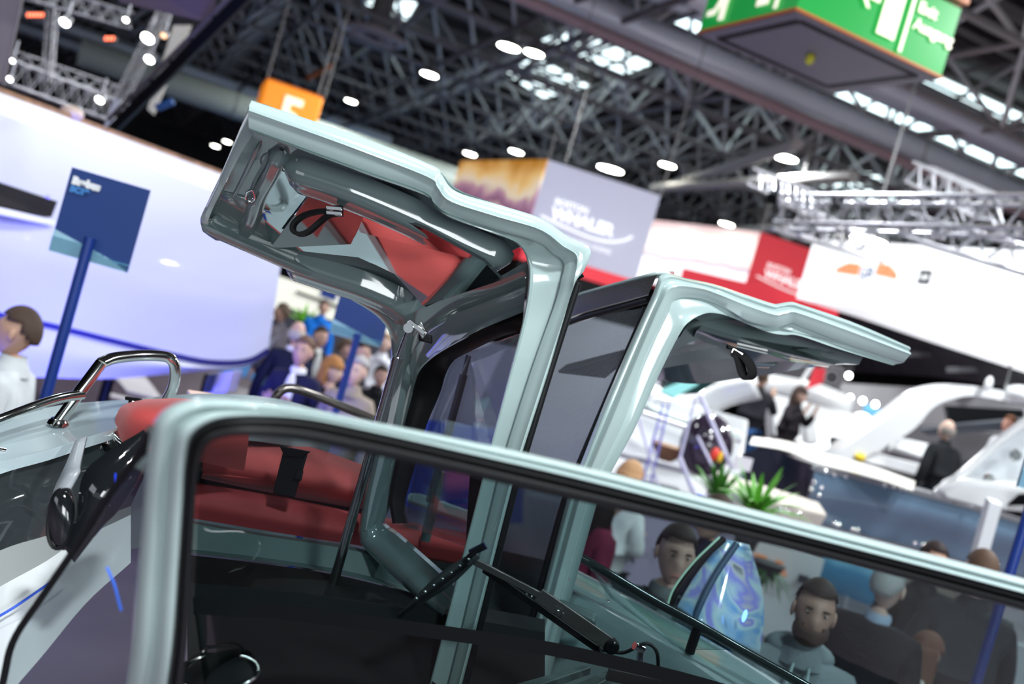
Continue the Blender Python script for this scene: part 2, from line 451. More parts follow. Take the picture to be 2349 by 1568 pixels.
lamps = [(1167, 108, .30, 'round lamp left of the large skylight'), (985, 171, .28, 'round lamp right of the orange sign'), (1078, 353, .30, 'left lamp of the pair above the sunset banner'),
         (1184, 348, .30, 'right lamp of the pair above the sunset banner'), (1400, 388, .50, 'brightest lamp glaring above the grey banner'), (1531, 379, .30, 'round lamp right of the glaring lamp'),
         (1803, 363, .34, 'round lamp hanging below the exit sign'), (805, 232, .24, 'small lamp beside the orange sign'), (494, 335, .34, 'small round lamp left of the open door tip, nearer the sign'),
         (521, 325, .3, 'small round lamp touching the open door tip'), (1508, 508, .44, 'lamp at the right edge of the grey banner'), (1667, 514, .34, 'lamp above the sunset roof banner'),
         (1350, 118, .0, ''), (1225, 122, .26, 'dim lamp just below the big skylight'), (930, 160, 0, '')]
for x, y, pw in [(1167, 108, 1200), (1184, 348, 1300), (1803, 363, 800), (805, 232, 700)]:
    c = PZ(x, y, 8.9); area('high_bay_light', c, c + Vector((0, .01, -5)), .5, pw * .6, HAZE)
for x, y, r, lb in lamps:
    if r: lamp(x, y, r, lb, 9.0 if r < .5 else 8.6)
# ---- green exit sign with orange cap
mg = mat('green_backlit_panel', (.0, .32, .045), .35, emis=.35, ecol=(.0, .33, .04)); mcream = mat('cream_backlit_print', (1, .95, .75), .4, emis=.6, ecol=(1, .93, .70))
mor = mat('orange_sign_frame', (.55, .14, .02), .4); morl = mat('orange_backlit_panel', (.95, .30, .02), .4, emis=.5, ecol=(1, .29, .015)); mund = mat('grey_violet_sheet', (.16, .14, .16), .5)
ZS = 6.0
B0 = PZ(1825, 22, ZS); BLf = PZ(1598, 76, ZS); BRt = PZ(2162, 181, ZS); BK = BLf + BRt - B0
t = thing('exit_sign', 'green hanging exit sign box with white running man pictograms', 'sign', B0)
ex = (BRt - B0); ey = (BLf - B0); H = .72; exn = ex.normalized(); eyn = ey.normalized(); Z = Vector((0, 0, 1))
ctr = (BRt + BLf) / 2
hprism('frame', [B0, BRt, BK, BLf], ZS, ZS + .03, mor, t, bevel=.004)
hprism('underside', [ctr + (q - ctr) * .975 for q in (B0, BRt, BK, BLf)], ZS - .015, ZS + .01, mund, t, smooth=False)
V4 = [ctr + (q - ctr) * .80 for q in (B0, BRt, BK, BLf)]
for a, b in zip(V4, V4[1:] + V4[:1]):
    dd = (b - a).normalized(); nn_ = dd.cross(Z) * .04
    boxes('shadow_gap', [((a + b) / 2 - Z * .017, (b - a) / 2, nn_, Z * .004)], M['black'], t)
hprism('light_box', [ctr + (q - ctr) * .985 for q in (B0, BRt, BK, BLf)], ZS + .03, ZS + H, mg, t, smooth=False)
bulb = PZ(1862, 122, ZS)
mesh('sensor_globe', *ball_v(bulb - Z * .06, .05, .05, .065), mat('yellow_globe', (.62, .58, .03), .25), t)
mesh('sensor_socket', *lathe_v(bulb - Z * .02, [(.03, -.01), (.035, .02)], 12), M['black'], t)
# pictograms, right face (outward normal)
nR = exn.cross(Z); nR = nR if nR.dot(CAM - B0) > 0 else -nR
nL = eyn.cross(Z); nL = nL if nL.dot(CAM - B0) > 0 else -nL
def face_poly(o, a, n, pts, name='pictogram', m_=None, th=.006):
    q = [o + a * u + Z * (v - ZS) if False else o + a * u + Z * v + n * .012 for u, v in pts]
    prism(name, q, [p - n * th for p in q], m_ or mcream, t, smooth=False)
L = ex.length
def R_(pts): face_poly(B0 + Z * .03, exn, nR, pts)
H1 = H - .03
R_([(L * .50, .10), (L * .62, .10), (L * .62, H1 * .99), (L * .50, H1 * .99)])           # door leaf
R_([(L * .665, .03), (L * .685, .03), (L * .685, H1), (L * .665, H1)])                 # divider
hh = .40
R_([(L * .34, hh), (L * .40, hh + .12), (L * .42, hh + .12), (L * .385, hh + .03), (L * .47, hh + .03), (L * .47, hh - .03), (L * .385, hh - .03), (L * .42, hh - .12), (L * .40, hh - .12)])  # arrow
R_([(L * .18, .30), (L * .21, .30), (L * .235, .42), (L * .26, .60), (L * .22, .62), (L * .20, .45)])
R_([(L * .10, .42), (L * .20, .46), (L * .20, .52), (L * .10, .47)])
R_([(L * .24, .42), (L * .30, .36), (L * .315, .40), (L * .26, .48)])
tx = B0 + exn * (L * .715) + nR * .004
text(t, 'Exit', tx + Z * (.50), exn, Z, .155, mcream, .004, .004); text(t, 'Ausgang', tx + Z * (.33), exn, Z, .155, mcream, .004, .004)
Ll = ey.length
def L_(pts): face_poly(B0 + Z * .03, eyn, nL, pts)
L_([(Ll * .28, .10), (Ll * .40, .10), (Ll * .40, H1), (Ll * .28, H1)])
L_([(Ll * .18, .03), (Ll * .215, .03), (Ll * .215, H1), (Ll * .18, H1)])
L_([(Ll * .62, .42), (Ll * .55, .30), (Ll * .50, .30), (Ll * .54, .38), (Ll * .44, .38), (Ll * .44, .46), (Ll * .54, .46), (Ll * .50, .54), (Ll * .55, .54)])
L_([(Ll * .72, .05), (Ll * .78, .05), (Ll * .80, .32), (Ll * .72, .40)])
L_([(Ll * .84, .13), (Ll * .93, .13), (Ll * .93, .19), (Ll * .86, .20), (Ll * .80, .36), (Ll * .74, .36)])
L_([(Ll * .66, .40), (Ll * .76, .50), (Ll * .82, .45), (Ll * .80, .62), (Ll * .66, .56)])
cs = ctr + Z * 0
oc = thing('orange_sign', 'orange hall number sign box stacked on top of the green exit sign', 'sign', (ctr.x, ctr.y, ZS + H + .05))
big = [ctr + (q - ctr) * 1.03 for q in (B0, BRt, BK, BLf)]
hprism('frame', big, ZS + H + .05, ZS + H + .12, mor, oc, bevel=.005)
hprism('light_box', [ctr + (q - ctr) * .99 for q in (B0, BRt, BK, BLf)], ZS + H + .12, ZS + H + 1.5, morl, oc, smooth=False)
hprism('spacer', [ctr + (q - ctr) * .85 for q in (B0, BRt, BK, BLf)], ZS + H, ZS + H + .06, M['black'], oc, smooth=False)
for q in (B0, BRt, BK, BLf):
    p = ctr + (q - ctr) * .8; bar(oc, Vector((p.x, p.y, ZS + H + 1.5)), Vector((p.x, p.y, HL)), .02, M['darksteel'], 'hanger', 6)
# orange number sign 5
A = P(606, 178, 25); c = PZ(745, 212, A.z); 
c = P(747, 212, 24.7); A = P(613, 179, 24.2); Lc = P(596, 195, 25.6)
t = thing('hall_number_sign', 'orange hanging cube sign with a white 5', 'sign', (A + c) / 2)
xd = (c - A); xd.z = 0; wd = xd.length; xd.normalize(); nb = xd.cross(Z); nb = nb if nb.dot(CAM - A) > 0 else -nb
base = [A, A + xd * wd, A + xd * wd - nb * wd, A - nb * wd]
z1 = A.z; z0 = z1 - 1.45
hprism('light_box', base, z0, z1, morl, t, bevel=.05)
hprism('top_frame', [p for p in base], z1, z1 + .03, mor, t)
text(t, '5', Vector((A.x, A.y, z0 + .30)) + xd * (wd * .30) + nb * .01, xd, Z, 1.3, mcream, .01, .03)
for q in base[:3]: bar(t, Vector((q.x, q.y, z1)), Vector((q.x, q.y, HL)), .02, M['darksteel'], 'hanger', 6)
# ---- box trusses
def truss(name, lb, A, B, s, r=.028, up=Z, n=None, grp=None, m_=None):
    m_ = m_ or M['alu']; A = Vector(A); B = Vector(B); d = (B - A); Lt = d.length; d.normalize()
    up = (up - d * up.dot(d)).normalized(); sd = d.cross(up)
    t = thing(name, lb, 'truss', A, group=grp)
    cs_ = [(sd * sx + up * sy) * s / 2 for sx, sy in ((-1, -1), (1, -1), (1, 1), (-1, 1))]
    for c_ in cs_: bar(t, A + c_, B + c_, r, m_, 'chord', 8)
    n = n or max(2, int(Lt / s))
    for k in range(n):
        for q in range(4):
            a, b = cs_[q], cs_[(q + 1) % 4]
            if k % 2: a, b = b, a
            bar(t, A + d * (Lt * k / n) + a, A + d * (Lt * (k + 1) / n) + b, r * .55, m_, 'brace', 6)
    return t
truss('box_truss', 'long white box truss spanning above the big white fascia', P(1800, 487, 13), P(2420, 497, 10.5), .36, n=16, grp='aluminium trusses over the right stands')
truss('box_truss', 'box truss leaning back to the left end of the fascia truss', P(1810, 500, 13), P(2010, 575, 19), .36, n=10, grp='aluminium trusses over the right stands')
truss('box_truss', 'short box truss rising toward the roof right of the skylight', P(2110, 400, 15), P(2280, 480, 12), .30, n=9, grp='aluminium trusses over the right stands')
truss('box_truss', 'thin box truss seen behind the lamp below the fascia truss', P(1740, 410, 17), P(1870, 465, 15), .28, n=8, grp='aluminium trusses over the right stands')
truss('box_truss', 'box truss below the fascia truss at the right edge', P(2090, 520, 15), P(2400, 610, 13), .34, n=9, grp='aluminium trusses over the right stands')
truss('box_truss', 'upper stage truss at the top left above the white hull', P(70, -20, 13), P(290, 45, 14.5), .22, r=.016, n=12, grp='aluminium trusses over the left stand')
truss('box_truss', 'lower stage truss just above the white hull rim', P(20, 165, 13), P(275, 260, 14.5), .30, r=.018, n=14, grp='aluminium trusses over the left stand')
truss('box_truss', 'stage truss running between the two at the left', P(28, 130, 13.5), P(270, 210, 15), .16, r=.014, n=12, grp='aluminium trusses over the left stand')
truss('truss_post', 'upright truss post below the left stage lights', P(120, 20, 13.3), P(108, 190, 13.3), .10, r=.010, n=8, up=Vector((0, 1, 0)), grp='aluminium trusses over the left stand')
truss('truss_post', 'upright truss post holding the pair of white floodlights', P(395, -10, 15), P(270, 240, 14.8), .14, r=.012, n=12, up=Vector((0, 1, 0)), grp='aluminium trusses over the left stand')
# stage lights
def spot(x, y, d, lb, tgt, r=.07, ln=.22, em=None, body=None, hang=.25):
    r *= .62; ln *= .62
    p = P(x, y, d); t = thing('stage_light', lb, 'spotlight', p, group='stage lights on the trusses')
    dr = (tgt - p).normalized(); body = body or M['alu']
    mesh('housing', *lathe_v(p, [(r * .5, -ln), (r * .8, -ln * .8), (r, -.02), (r * 1.05, 0), (r * .9, 0.0), (r * .9, -.015)], 14, dr), body, t)
    if em: mesh('lens', *lathe_v(p, [(r * .88, -.012), (r * .5, .002)], 14, dr), em, t)
    bar(t, p - dr * ln * .5, p - dr * ln * .5 + Z * hang, .015, body, 'yoke', 6)
mhot = mat('lit_floodlight', (1, 1, 1), .3, emis=14, ecol=(1, 1, .97)); mred = mat('red_lamp', (1, .15, .08), .3, emis=2.2, ecol=(1, .20, .10))
down = lambda x, y, d: P(x, y, d) + Vector((0, -2, -2.5))
for x, y, d, r, em, lb in [(148, 52, 12.6, .11, mhot, 'brightest flood lamp on the upper left truss'), (338, 88, 13.5, .15, mhot, 'upper of two white floodlights beside the black pole'),
                           (342, 137, 13.6, .11, mhot, 'lower of two white floodlights beside the black pole'), (288, 46, 13, .06, mhot, 'small lamp at the end of the upper left truss'),
                           (22, 182, 12.6, .06, mhot, 'small lamp at the left end of the lower left truss'), (28, 140, 13, .05, mhot, 'tiny lamp above the left end of the lower truss'),
                           (228, 230, 12.6, .09, mhot, 'lamp near the right end of the lower left truss'), (375, 82, 13.2, .08, mat('warm_lamp', (1, .6, .35), .3, emis=2), 'warm glowing lamp right of the white floodlights')]:
    spot(x, y, d, lb, down(x, y, d), r, r * 2, em)
for x, y, w_, lb in [(82, 35, 5, 'row of five red lamps on the upper left truss'), (252, 89, 3, 'row of three red lamps right of the flood lamp')]:
    p = P(x, y, 12.8); t = thing('red_lamp_bar', lb, 'lamp', p); 
    box('housing', p + Vector((0, .03, 0)), CR * (.022 * w_ + .01), Vector((0, .02, 0)), CU * .035, M['black'], t)
    for k in range(w_):
        mesh('bulb', *ball_v(p + CR * ((k - (w_ - 1) / 2) * .045) + CR.cross(CU) * .0 - Vector((0, .015, 0)), .02, .02, .03, 8, 6), mred, t)
for x, y, d in [(2105, 535, 12.0), (2160, 545, 12.2), (2325, 560, 11.4), (1872, 492, 12.6)]:
    spot(x, y, d, ['slim silver spot over the wing emblem', 'slim silver spot right of the wing emblem', 'slim silver spot at the right edge of the fascia', 'slim silver spot at the left end of the fascia truss'][[2105, 2160, 2325, 1872].index(x)], P(x + 10, y + 140, d + 6), .06, .24, mhot if x in (2105, 2325) else None)
for x, y, d, lb in [(1922, 462, 12.6, 'black moving head above the left part of the fascia truss'), (2138, 462, 12.0, 'large black moving head above the middle of the fascia truss'), (1770, 455, 14, 'small black moving head behind the left end of the truss')]:
    spot(x, y, d, lb, P(x - 60, y + 80, d - 1), .13, .36, None, M['black'])
lamp(1993, 550, .33, 'white pendant lamp over the emblem fascia', 5.6)
# ================================================================= left: big white yacht hull
mhull = mat('violet_tinted_white_hull', (.47, .48, .59), .4, coat=.2)  # hull is white; the violet stand light is partly mixed into this colour
NZ = Vector((0, 0, 1))
def dl(x):                                  # depth of the hull side along the frame
    return 6.9 + (x / 640.0) * 3.2
hb = thing('yacht_hull', 'huge white yacht hull glowing violet behind the blue sign', 'yacht', P(200, 850, 8) * 1.0)
xs_ = [-420, -200, 0, 120, 250, 380, 500, 600, 660]
top = [P(x, 212 + .37 * x if x < 500 else 212 + .37 * x, dl(x)) for x in xs_]
rail2 = [P(x, 262 + .36 * x, dl(x) - .02) for x in xs_]
mid1 = [P(x - 12, 520 + .27 * x - 0, dl(x) - .05) for x in xs_[:-1]] + [P(652, 640, dl(640))]
chn = [(-420, 640), (-200, 680), (0, 720), (120, 745), (250, 777), (380, 808), (480, 828), (565, 826), (616, 800)]
c1 = [P(x, y - 4, dl(x) - .02) for x, y in chn]
c2 = [P(x, y + 10, dl(x) + .06) for x, y in chn]
bot = [(-420, 800), (-200, 835), (0, 858), (120, 866), (250, 868), (380, 858), (470, 850), (560, 842), (606, 818)]
b0 = [P(x, y, dl(x) + .16) for x, y in bot]
back = [p + Vector((-.6, 3.0, .0)) for p in b0]
mr = []
for (a, b) in zip(rail2, c1):
    pass
mk = lambda f, o: [a.lerp(b, f) + (o * (CAM - a).normalized()) for a, b in zip(rail2, c1)]
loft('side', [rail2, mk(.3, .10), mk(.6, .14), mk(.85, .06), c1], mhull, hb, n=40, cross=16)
loft('bulwark_rim', [[p + Vector((-.1, .25, 0)) for p in top], top, rail2], M['whiteboat'], hb, n=40, angle=30)
loft('chine_groove', [c1, c2], mat('blue_chine_stripe', (.004, .004, .14), .5), hb, n=40)
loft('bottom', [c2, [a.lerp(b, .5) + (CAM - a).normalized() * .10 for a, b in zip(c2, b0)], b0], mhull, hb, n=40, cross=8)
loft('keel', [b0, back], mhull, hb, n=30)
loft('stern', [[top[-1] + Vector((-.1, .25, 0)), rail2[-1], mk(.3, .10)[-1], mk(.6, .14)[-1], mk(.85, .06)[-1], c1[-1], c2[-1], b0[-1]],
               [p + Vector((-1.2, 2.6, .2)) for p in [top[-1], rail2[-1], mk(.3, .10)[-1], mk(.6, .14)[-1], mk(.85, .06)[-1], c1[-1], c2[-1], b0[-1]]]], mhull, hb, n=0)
loft('teak_capping', [[p + Vector((0, .0, .035)) for p in top], [p + Vector((-.08, .20, .035)) for p in top], [p + Vector((-.08, .20, -.02)) for p in top], [p + Vector((0, .0, 0.0)) for p in top]], M['teak'], hb, n=30, closed=True)
# hull window recess
wq = [P(-300, 318, dl(-300) - .22), P(132, 462, dl(132) - .20), P(118, 498, dl(118) - .20), P(-300, 405, dl(-300) - .22)]
slab('hull_window', wq, .05, mat('dark_hull_window', (.004, .003, .005), .5, spec=.1), hb, smooth=False)
q0, q1 = P(-300, 405, dl(-300) - .22), P(128, 505, dl(128) - .22)
q2, q3 = P(128, 520, dl(128) - .2), P(-300, 430, dl(-300) - .2)
slab('window_ledge', [q0, q1, q2, q3], .06, M['whiteboat'], hb, bevel=.01)
mviol = mat('violet_cabin_light', (.2, .2, 1), .4, emis=.9, ecol=(.26, .24, 1))
for k, (xa, xb, y) in enumerate([(0, 26, 440), (34, 58, 449), (62, 92, 460), (104, 112, 462)]):
    A = P(xa, y - 8 + 0, dl(xa) - .24); B = P(xb, y - 8 + .27 * (xb - xa), dl(xb) - .24)
    box('cabin_light', (A + B) / 2, (B - A) / 2, Vector((0, .01, 0)), NZ * .028, mviol, hb, bevel=.008)
for kk, (x, y) in enumerate([(165, 262), (548, 420)]):
    mesh('fairlead', *ball_v(P(x, y - 3, dl(x) + .05), .09, .09, .06), mat('cream_fitting%d' % kk, (.65, .50, .42), .4), hb)
# LED flood under and in front of the hull (show lighting of the stand)
for (x, y, d, z, pw) in [(60, 700, 5.7, .35, 45), (330, 800, 7.2, .35, 50), (-200, 700, 5.0, .4, 35)]:
    c_ = P(x, y, d); c_.z = z
    area('led_wash', c_, P(x, y - 260, dl(x)), .5, pw, (.10, .12, 1.0), .3)
area('led_wash', P(-900, 200, 5.5), P(100, 700, 8), .8, 50, (.30, .33, 1.0))
area('led_wash', P(500, 560, 6.5) , P(420, 560, 9), .6, 14, (.30, .30, 1.0))
for i, (x, y, wd) in enumerate([(250, 880, .5), (480, 870, .35)]):      # cradle blocks
    c_ = P(x, y - 10, dl(x) + .9); zt = c_.z
    cc = Vector((c_.x, c_.y, 0)); t = thing('hull_cradle', ['dark cradle leg below the middle of the white hull', 'dark cradle leg below the right end of the white hull'][i], 'cradle', cc)
    tube('post', [cc, Vector((c_.x, c_.y, zt))], .05, M['black'], t); box('foot', cc + NZ * .03, Vector((.2, 0, 0)), Vector((0, .2, 0)), NZ * .03, M['black'], t)

# ---- stand signs on poles
def pole_sign(lb, TL, TR, BL, d, pole_top, pole_x, lines, s=1.0, pr=.022, grp=None):
    tl, tr_, bl = P(*TL, d), P(*TR, d + .05), P(*BL, d)
    xd = (tr_ - tl); xd.z = 0; w_ = xd.length; xd.normalize(); h = (tl - bl).length; n_ = xd.cross(NZ); n_ = n_ if n_.dot(CAM - tl) > 0 else -n_
    zt = tl.z; base = Vector((tl.x, tl.y, zt))
    pt = P(*pole_top, d) ; u = (pt - base).dot(xd)
    pb = base + xd * u + n_ * .03
    t = thing('pole_sign', lb, 'sign', (pb.x, pb.y, 0))
    def Q(u_, v_): return base + xd * (u_ * w_) + NZ * (-v_ * h)
    f = lambda pts, nm, m_, o: prism(nm, [Q(*p) + n_ * o for p in pts], [Q(*p) + n_ * (o - .012) for p in pts], m_, t, smooth=False)
    f([(0, 0), (1, 0), (1, 1), (0, 1)], 'panel', M['bluesign'], 0)
    f([(0, .74), (.78, .86 + .05), (1, 1), (0, 1)], 'pale_wedge', mat('pale_teal_print', (.30, .50, .62), .5), .004) if True else 0
    for k in range(9):
        v0 = .80 + k * .021; u1 = min(1, (v0 - .74) / .17 * .78 + .02)
        f([(0, v0), (u1, v0), (u1, v0 + .007), (0, v0 + .007)], 'stripe', mat('teal_stripe', (.06, .24, .36), .5) if k == 0 and not t.get('sm') else STR[0], .008) if k else STR.append(mat('teal_stripe', (.08, .27, .40), .5))
    f([(.78, .91), (1, .91), (1, .925), (.8, .925)], 'stripe', STR[-1], .008)
    if lines:
        text(t, lines[0], Q(.055, .175) + n_ * .004, xd, NZ, w_ * .125, M['white'], .003, .004)
        text(t, lines[1], Q(.055, .27) + n_ * .004, xd, NZ, w_ * .105, M['lightblue'], .003, .003)
    tube('pole', [Vector((pb.x, pb.y, 0)), pb - NZ * (zt - P(*pole_top, d).z)], pr, M['bluepole'], t, seg=10)
    mesh('foot_plate', *lathe_v((pb.x, pb.y, 0), [(.2, 0), (.2, .012), (.03, .02)], 20), M['bluepole'], t)
STR = []
pole_sign('navy sign on a pole lettered Brabus 5C19 at the left', (165, 383), (341, 449), (100, 571), 4.6, (207, 545), 0, ('Brabus', '5C19'), pr=.026)
pole_sign('navy sign on a blue pole among the crowd seen through the door', (790, 640), (905, 690), (752, 762), 6.6, (822, 765), 0, None, pr=.024)
# lone blue pole at the lower right
b_ = PZ(2275, 1558, .9); pz = P(2352, 1180, (b_ - CAM).dot(FW)); b0_ = Vector((b_.x, b_.y, 0))
pole_sign('navy sign on a blue pole at the lower right, mostly outside the frame', (2400, 900), (2590, 955), (2350, 1120), 4.6, (2372, 1120), 0, None, pr=.024)

# ---- black leg of the stage roof and white banner (upper left)
A = P(255, 300, 11.5); B = P(585, -30, 8.6)
t = thing('stage_beam', 'slanting black stage beam crossing the upper left roof', 'beam', A)
d_ = (B - A).normalized(); sd = d_.cross(FW).normalized()
tube('beam', [A, B], .07, M['black'], t, seg=4); tube('rail', [A + sd * .12 + NZ * .02, B + sd * .10], .028, M['brownsteel'], t, seg=6)
for k in range(7):
    p = A.lerp(B, (k + .5) / 7); bar(t, p, p + sd * .12, .02, M['black'], 'bracket', 6)
t = slab('banner', [P(398, 58, 14), P(438, 58, 14), P(352, 262, 14), P(338, 250, 14)], .03, mat('cream_banner', (.68, .64, .58), .7), smooth=False); tag(t, 'narrow cream banner hanging behind the black stage beam', 'banner')
t = slab('banner', [P(262, 225, 12), P(278, 232, 12), P(250, 300, 12), P(238, 292, 12)], .03, M['white'], smooth=False); tag(t, 'small white pennant at the foot of the black stage beam', 'banner')
t = box('floodlight', P(378, 240, 12), CR * .10 + CU * .04, Vector((0, .05, 0)), CU * .03 - CR * .012, mat('blue_lamp_case', (.02, .10, .35), .4), bevel=.01); tag(t, 'small blue lamp case below the cream banner', 'spotlight')
A, B_, C_ = P(262, -60, 9), P(500, -60, 9.4), P(490, 55, 9.6); D_ = P(275, 5, 9.1)
t = slab('hanging_panel', [A, B_, C_, D_], .08, mat('dark_plum_panel', (.055, .035, .06), .7), smooth=False); tag(t, 'dark plum hanging panel at the top edge left', 'panel')
t = slab('hanging_panel', [P(-60, -30, 8.5), P(58, -30, 8.8), P(12, 190, 8.8), P(-60, 190, 8.5)], .06, mat('mauve_panel', (.13, .11, .12), .7), smooth=False); tag(t, 'mauve grey panel at the upper left corner', 'panel')
t = tube('stay_rod', [P(54, -20, 8.4), P(8, 196, 8.4)], .012, M['brownsteel'], seg=6); tag(t, 'thin red brown rod along the mauve corner panel', 'rod')

# ================================================================= right: stands and fascias
def horiz_box(name, lb, cat, A, B, z0, z1, depth, m_, **k):
    """upright box whose front runs from A to B (world points), going back from the viewer"""
    xd = (B - A); xd.z = 0; n_ = xd.normalized().cross(NZ); n_ = n_ if n_.dot(A - CAM) > 0 else -n_
    o = hprism(name, [A, B, B + n_ * depth, A + n_ * depth], z0, z1, m_, None, smooth=False, **k)
    return tag(o, lb, cat), xd.normalized(), -n_
mfab = mat('lilac_grey_fabric', (.50, .50, .62), .8); 
def photo_mat(name, stops, scale=1.2, ax='Z', emis=1.0, dist=2.0, seed=0.0, z0=0, z1=1):
    m_ = bpy.data.materials.new(name); m_.use_nodes = True; nt = m_.node_tree; b = nt.nodes['Principled BSDF']; b.inputs['Roughness'].default_value = .6
    tc = nt.nodes.new('ShaderNodeTexCoord'); nz = nt.nodes.new('ShaderNodeTexNoise'); nz.inputs['Scale'].default_value = scale; nz.inputs['Detail'].default_value = 3
    mp = nt.nodes.new('ShaderNodeMapping'); mp.inputs['Location'].default_value = (seed, seed, 0)
    nt.links.new(tc.outputs['Object'], mp.inputs[0]); nt.links.new(mp.outputs[0], nz.inputs['Vector'])
    sp = nt.nodes.new('ShaderNodeSeparateXYZ'); nt.links.new(tc.outputs['Object'], sp.inputs[0])
    mr_ = nt.nodes.new('ShaderNodeMapRange'); mr_.inputs[1].default_value = z0; mr_.inputs[2].default_value = z1
    nt.links.new(sp.outputs[2], mr_.inputs[0])
    ad = nt.nodes.new('ShaderNodeMath'); ad.operation = 'MULTIPLY_ADD'; ad.inputs[1].default_value = dist * .5; nt.links.new(nz.outputs[0], ad.inputs[0]); nt.links.new(mr_.outputs[0], ad.inputs[2])
    sb = nt.nodes.new('ShaderNodeMath'); sb.operation = 'SUBTRACT'; sb.inputs[1].default_value = dist * .25; nt.links.new(ad.outputs[0], sb.inputs[0])
    rp = nt.nodes.new('ShaderNodeValToRGB'); nt.links.new(sb.outputs[0], rp.inputs[0])
    els = rp.color_ramp.elements
    els[0].position = stops[0][0]; els[0].color = (*stops[0][1], 1); els[1].position = stops[-1][0]; els[1].color = (*stops[-1][1], 1)
    for p_, c_ in stops[1:-1]:
        e = els.new(p_); e.color = (*c_, 1)
    nt.links.new(rp.outputs[0], b.inputs['Base Color']); nt.links.new(rp.outputs[0], b.inputs['Emission Color']); b.inputs['Emission Strength'].default_value = emis
    return m_
def whaler(t, o, xd, n_, s, m_, sub=True):
    up = NZ
    text(t, 'BOSTON', o + up * (s * 1.0) + n_ * .02, xd, up, s * .62, m_, .004, .004)
    text(t, 'WHALER', o + n_ * .02, xd, up, s * 1.15, m_, .004, .012)
    path = [o + xd * (s * u) - up * (s * v) + n_ * .02 for u, v in [(-.7, .10), (1.2, .38), (3.2, .55), (4.6, .42), (5.6, .0), (6.1, -.45)]]
    tube('swoosh', path, s * .085, m_, t, n=24, seg=6)
    if sub: text(t, 'THE UNSINKABLE LEGEND', o + xd * (s * -.1) - up * (s * 1.25) + n_ * .02, xd, up, s * .42, m_, .003)
# grey banner box
Cn = P(1258, 366, 21); Rg = P(1516, 447, 21.4); Lf = P(1058, 372, 25)
z1 = Cn.z; z0 = P(1450, 640, 21.3).z
t = thing('banner_box', 'lilac grey hanging banner cube lettered BOSTON WHALER', 'banner', Cn)
bs = [Cn, Rg, Rg + Lf - Cn, Lf]
hprism('fabric', [Vector((p.x, p.y, 0)) for p in bs], z0, z1, mfab, t, smooth=False)
xd = (Rg - Cn); xd.z = 0; xd.normalize(); n_ = xd.cross(NZ); n_ = n_ if n_.dot(CAM - Cn) > 0 else -n_
mwl = mat('white_banner_print', (1, 1, 1), .5, emis=.35)
whaler(t, Vector((Cn.x, Cn.y, z1 - 1.15)) + xd * .38, xd, n_, .30, mwl)
mred_ = mat('red_fabric', (.75, .03, .05), .6, emis=.10)
hprism('red_band', [Vector((p.x, p.y, 0)) for p in [Cn + n_ * .02, Rg + n_ * .02 + xd * .02, Rg + Lf - Cn, Lf]], z0 - .28, z0, mred_, t, smooth=False)
hprism('black_band', [Vector((p.x, p.y, 0)) for p in [Cn, Rg, Rg + Lf - Cn, Lf]], z0 - .9, z0 - .28, M['black'], t, smooth=False)
xl = (Lf - Cn); xl.z = 0; wl = xl.length; xl.normalize(); nl = xl.cross(NZ); nl = nl if nl.dot(CAM - Cn) > 0 else -nl
sunset = photo_mat('sunset_print', [(0, (.55, .30, .40)), (.22, (1, .80, .74)), (.36, (.95, .70, .64)), (.44, (.28, .12, .22)), (.56, (.55, .30, .42)), (.66, (1, .86, .62)), (.80, (1, .62, .22)), (1, (.60, .25, .03))], 1.1, emis=.40, dist=1.3, seed=1.7, z0=z0 - z1, z1=0)
g = [Vector((Cn.x, Cn.y, 0)), Vector((Lf.x, Lf.y, 0))]
prism('sunset_photo', [Vector((g[0].x, g[0].y, z1)) + nl * .03, Vector((g[1].x, g[1].y, z1)) + nl * .03, Vector((g[1].x, g[1].y, z0)) + nl * .03, Vector((g[0].x, g[0].y, z0)) + nl * .03],
      [Vector((g[0].x, g[0].y, z1)), Vector((g[1].x, g[1].y, z1)), Vector((g[1].x, g[1].y, z0)), Vector((g[0].x, g[0].y, z0))], sunset, t, smooth=False)
hprism('bounce_cover', [Vector((p.x, p.y, 0)) for p in bs], z1 + .002, z1 + .03, M['black'], t, smooth=False)  # black cover added to keep banner bounce light off the roof
for q in bs[:3]: bar(t, Vector((q.x, q.y, z1)), Vector((q.x, q.y, HL)), .015, M['darksteel'], 'hanger', 6)
# red and white banner box
Cn = P(1745, 532, 25); Lf = P(1462, 528, 29); Rg = P(1900, 592, 25.5)
z1 = Cn.z; z0 = P(1704, 672, 25).z
t = thing('banner_box', 'hanging banner cube with red BOSTON WHALER side and pale sunset side', 'banner', Cn)
bs = [Cn, Rg + (Rg - Cn) * .9, Rg + (Rg - Cn) * .9 + Lf - Cn, Lf]
hprism('fabric', [Vector((p.x, p.y, 0)) for p in bs], z0 - .2, z1, mred_, t, smooth=False)
xd = (Rg - Cn); xd.z = 0; xd.normalize(); n_ = xd.cross(NZ); n_ = n_ if n_.dot(CAM - Cn) > 0 else -n_
whaler(t, Vector((Cn.x, Cn.y, z1 - 1.05)) + xd * .42, xd, n_, .27, mwl)
xl = (Lf - Cn); xl.z = 0; wl = xl.length; xl.normalize(); nl = xl.cross(NZ); nl = nl if nl.dot(CAM - Cn) > 0 else -nl
palesun = photo_mat('pale_sunset_print', [(0, (.9, .88, .92)), (.30, (.95, .93, .95)), (.36, (.45, .40, .48)), (.42, (.85, .66, .62)), (.55, (1, .93, .90)), (.8, (.98, .86, .78)), (1, (.60, .42, .42))], .9, emis=.55, dist=.5, seed=3, z0=z0 - z1, z1=0)
g = [Vector((Cn.x, Cn.y, 0)), Vector((Lf.x, Lf.y, 0))]
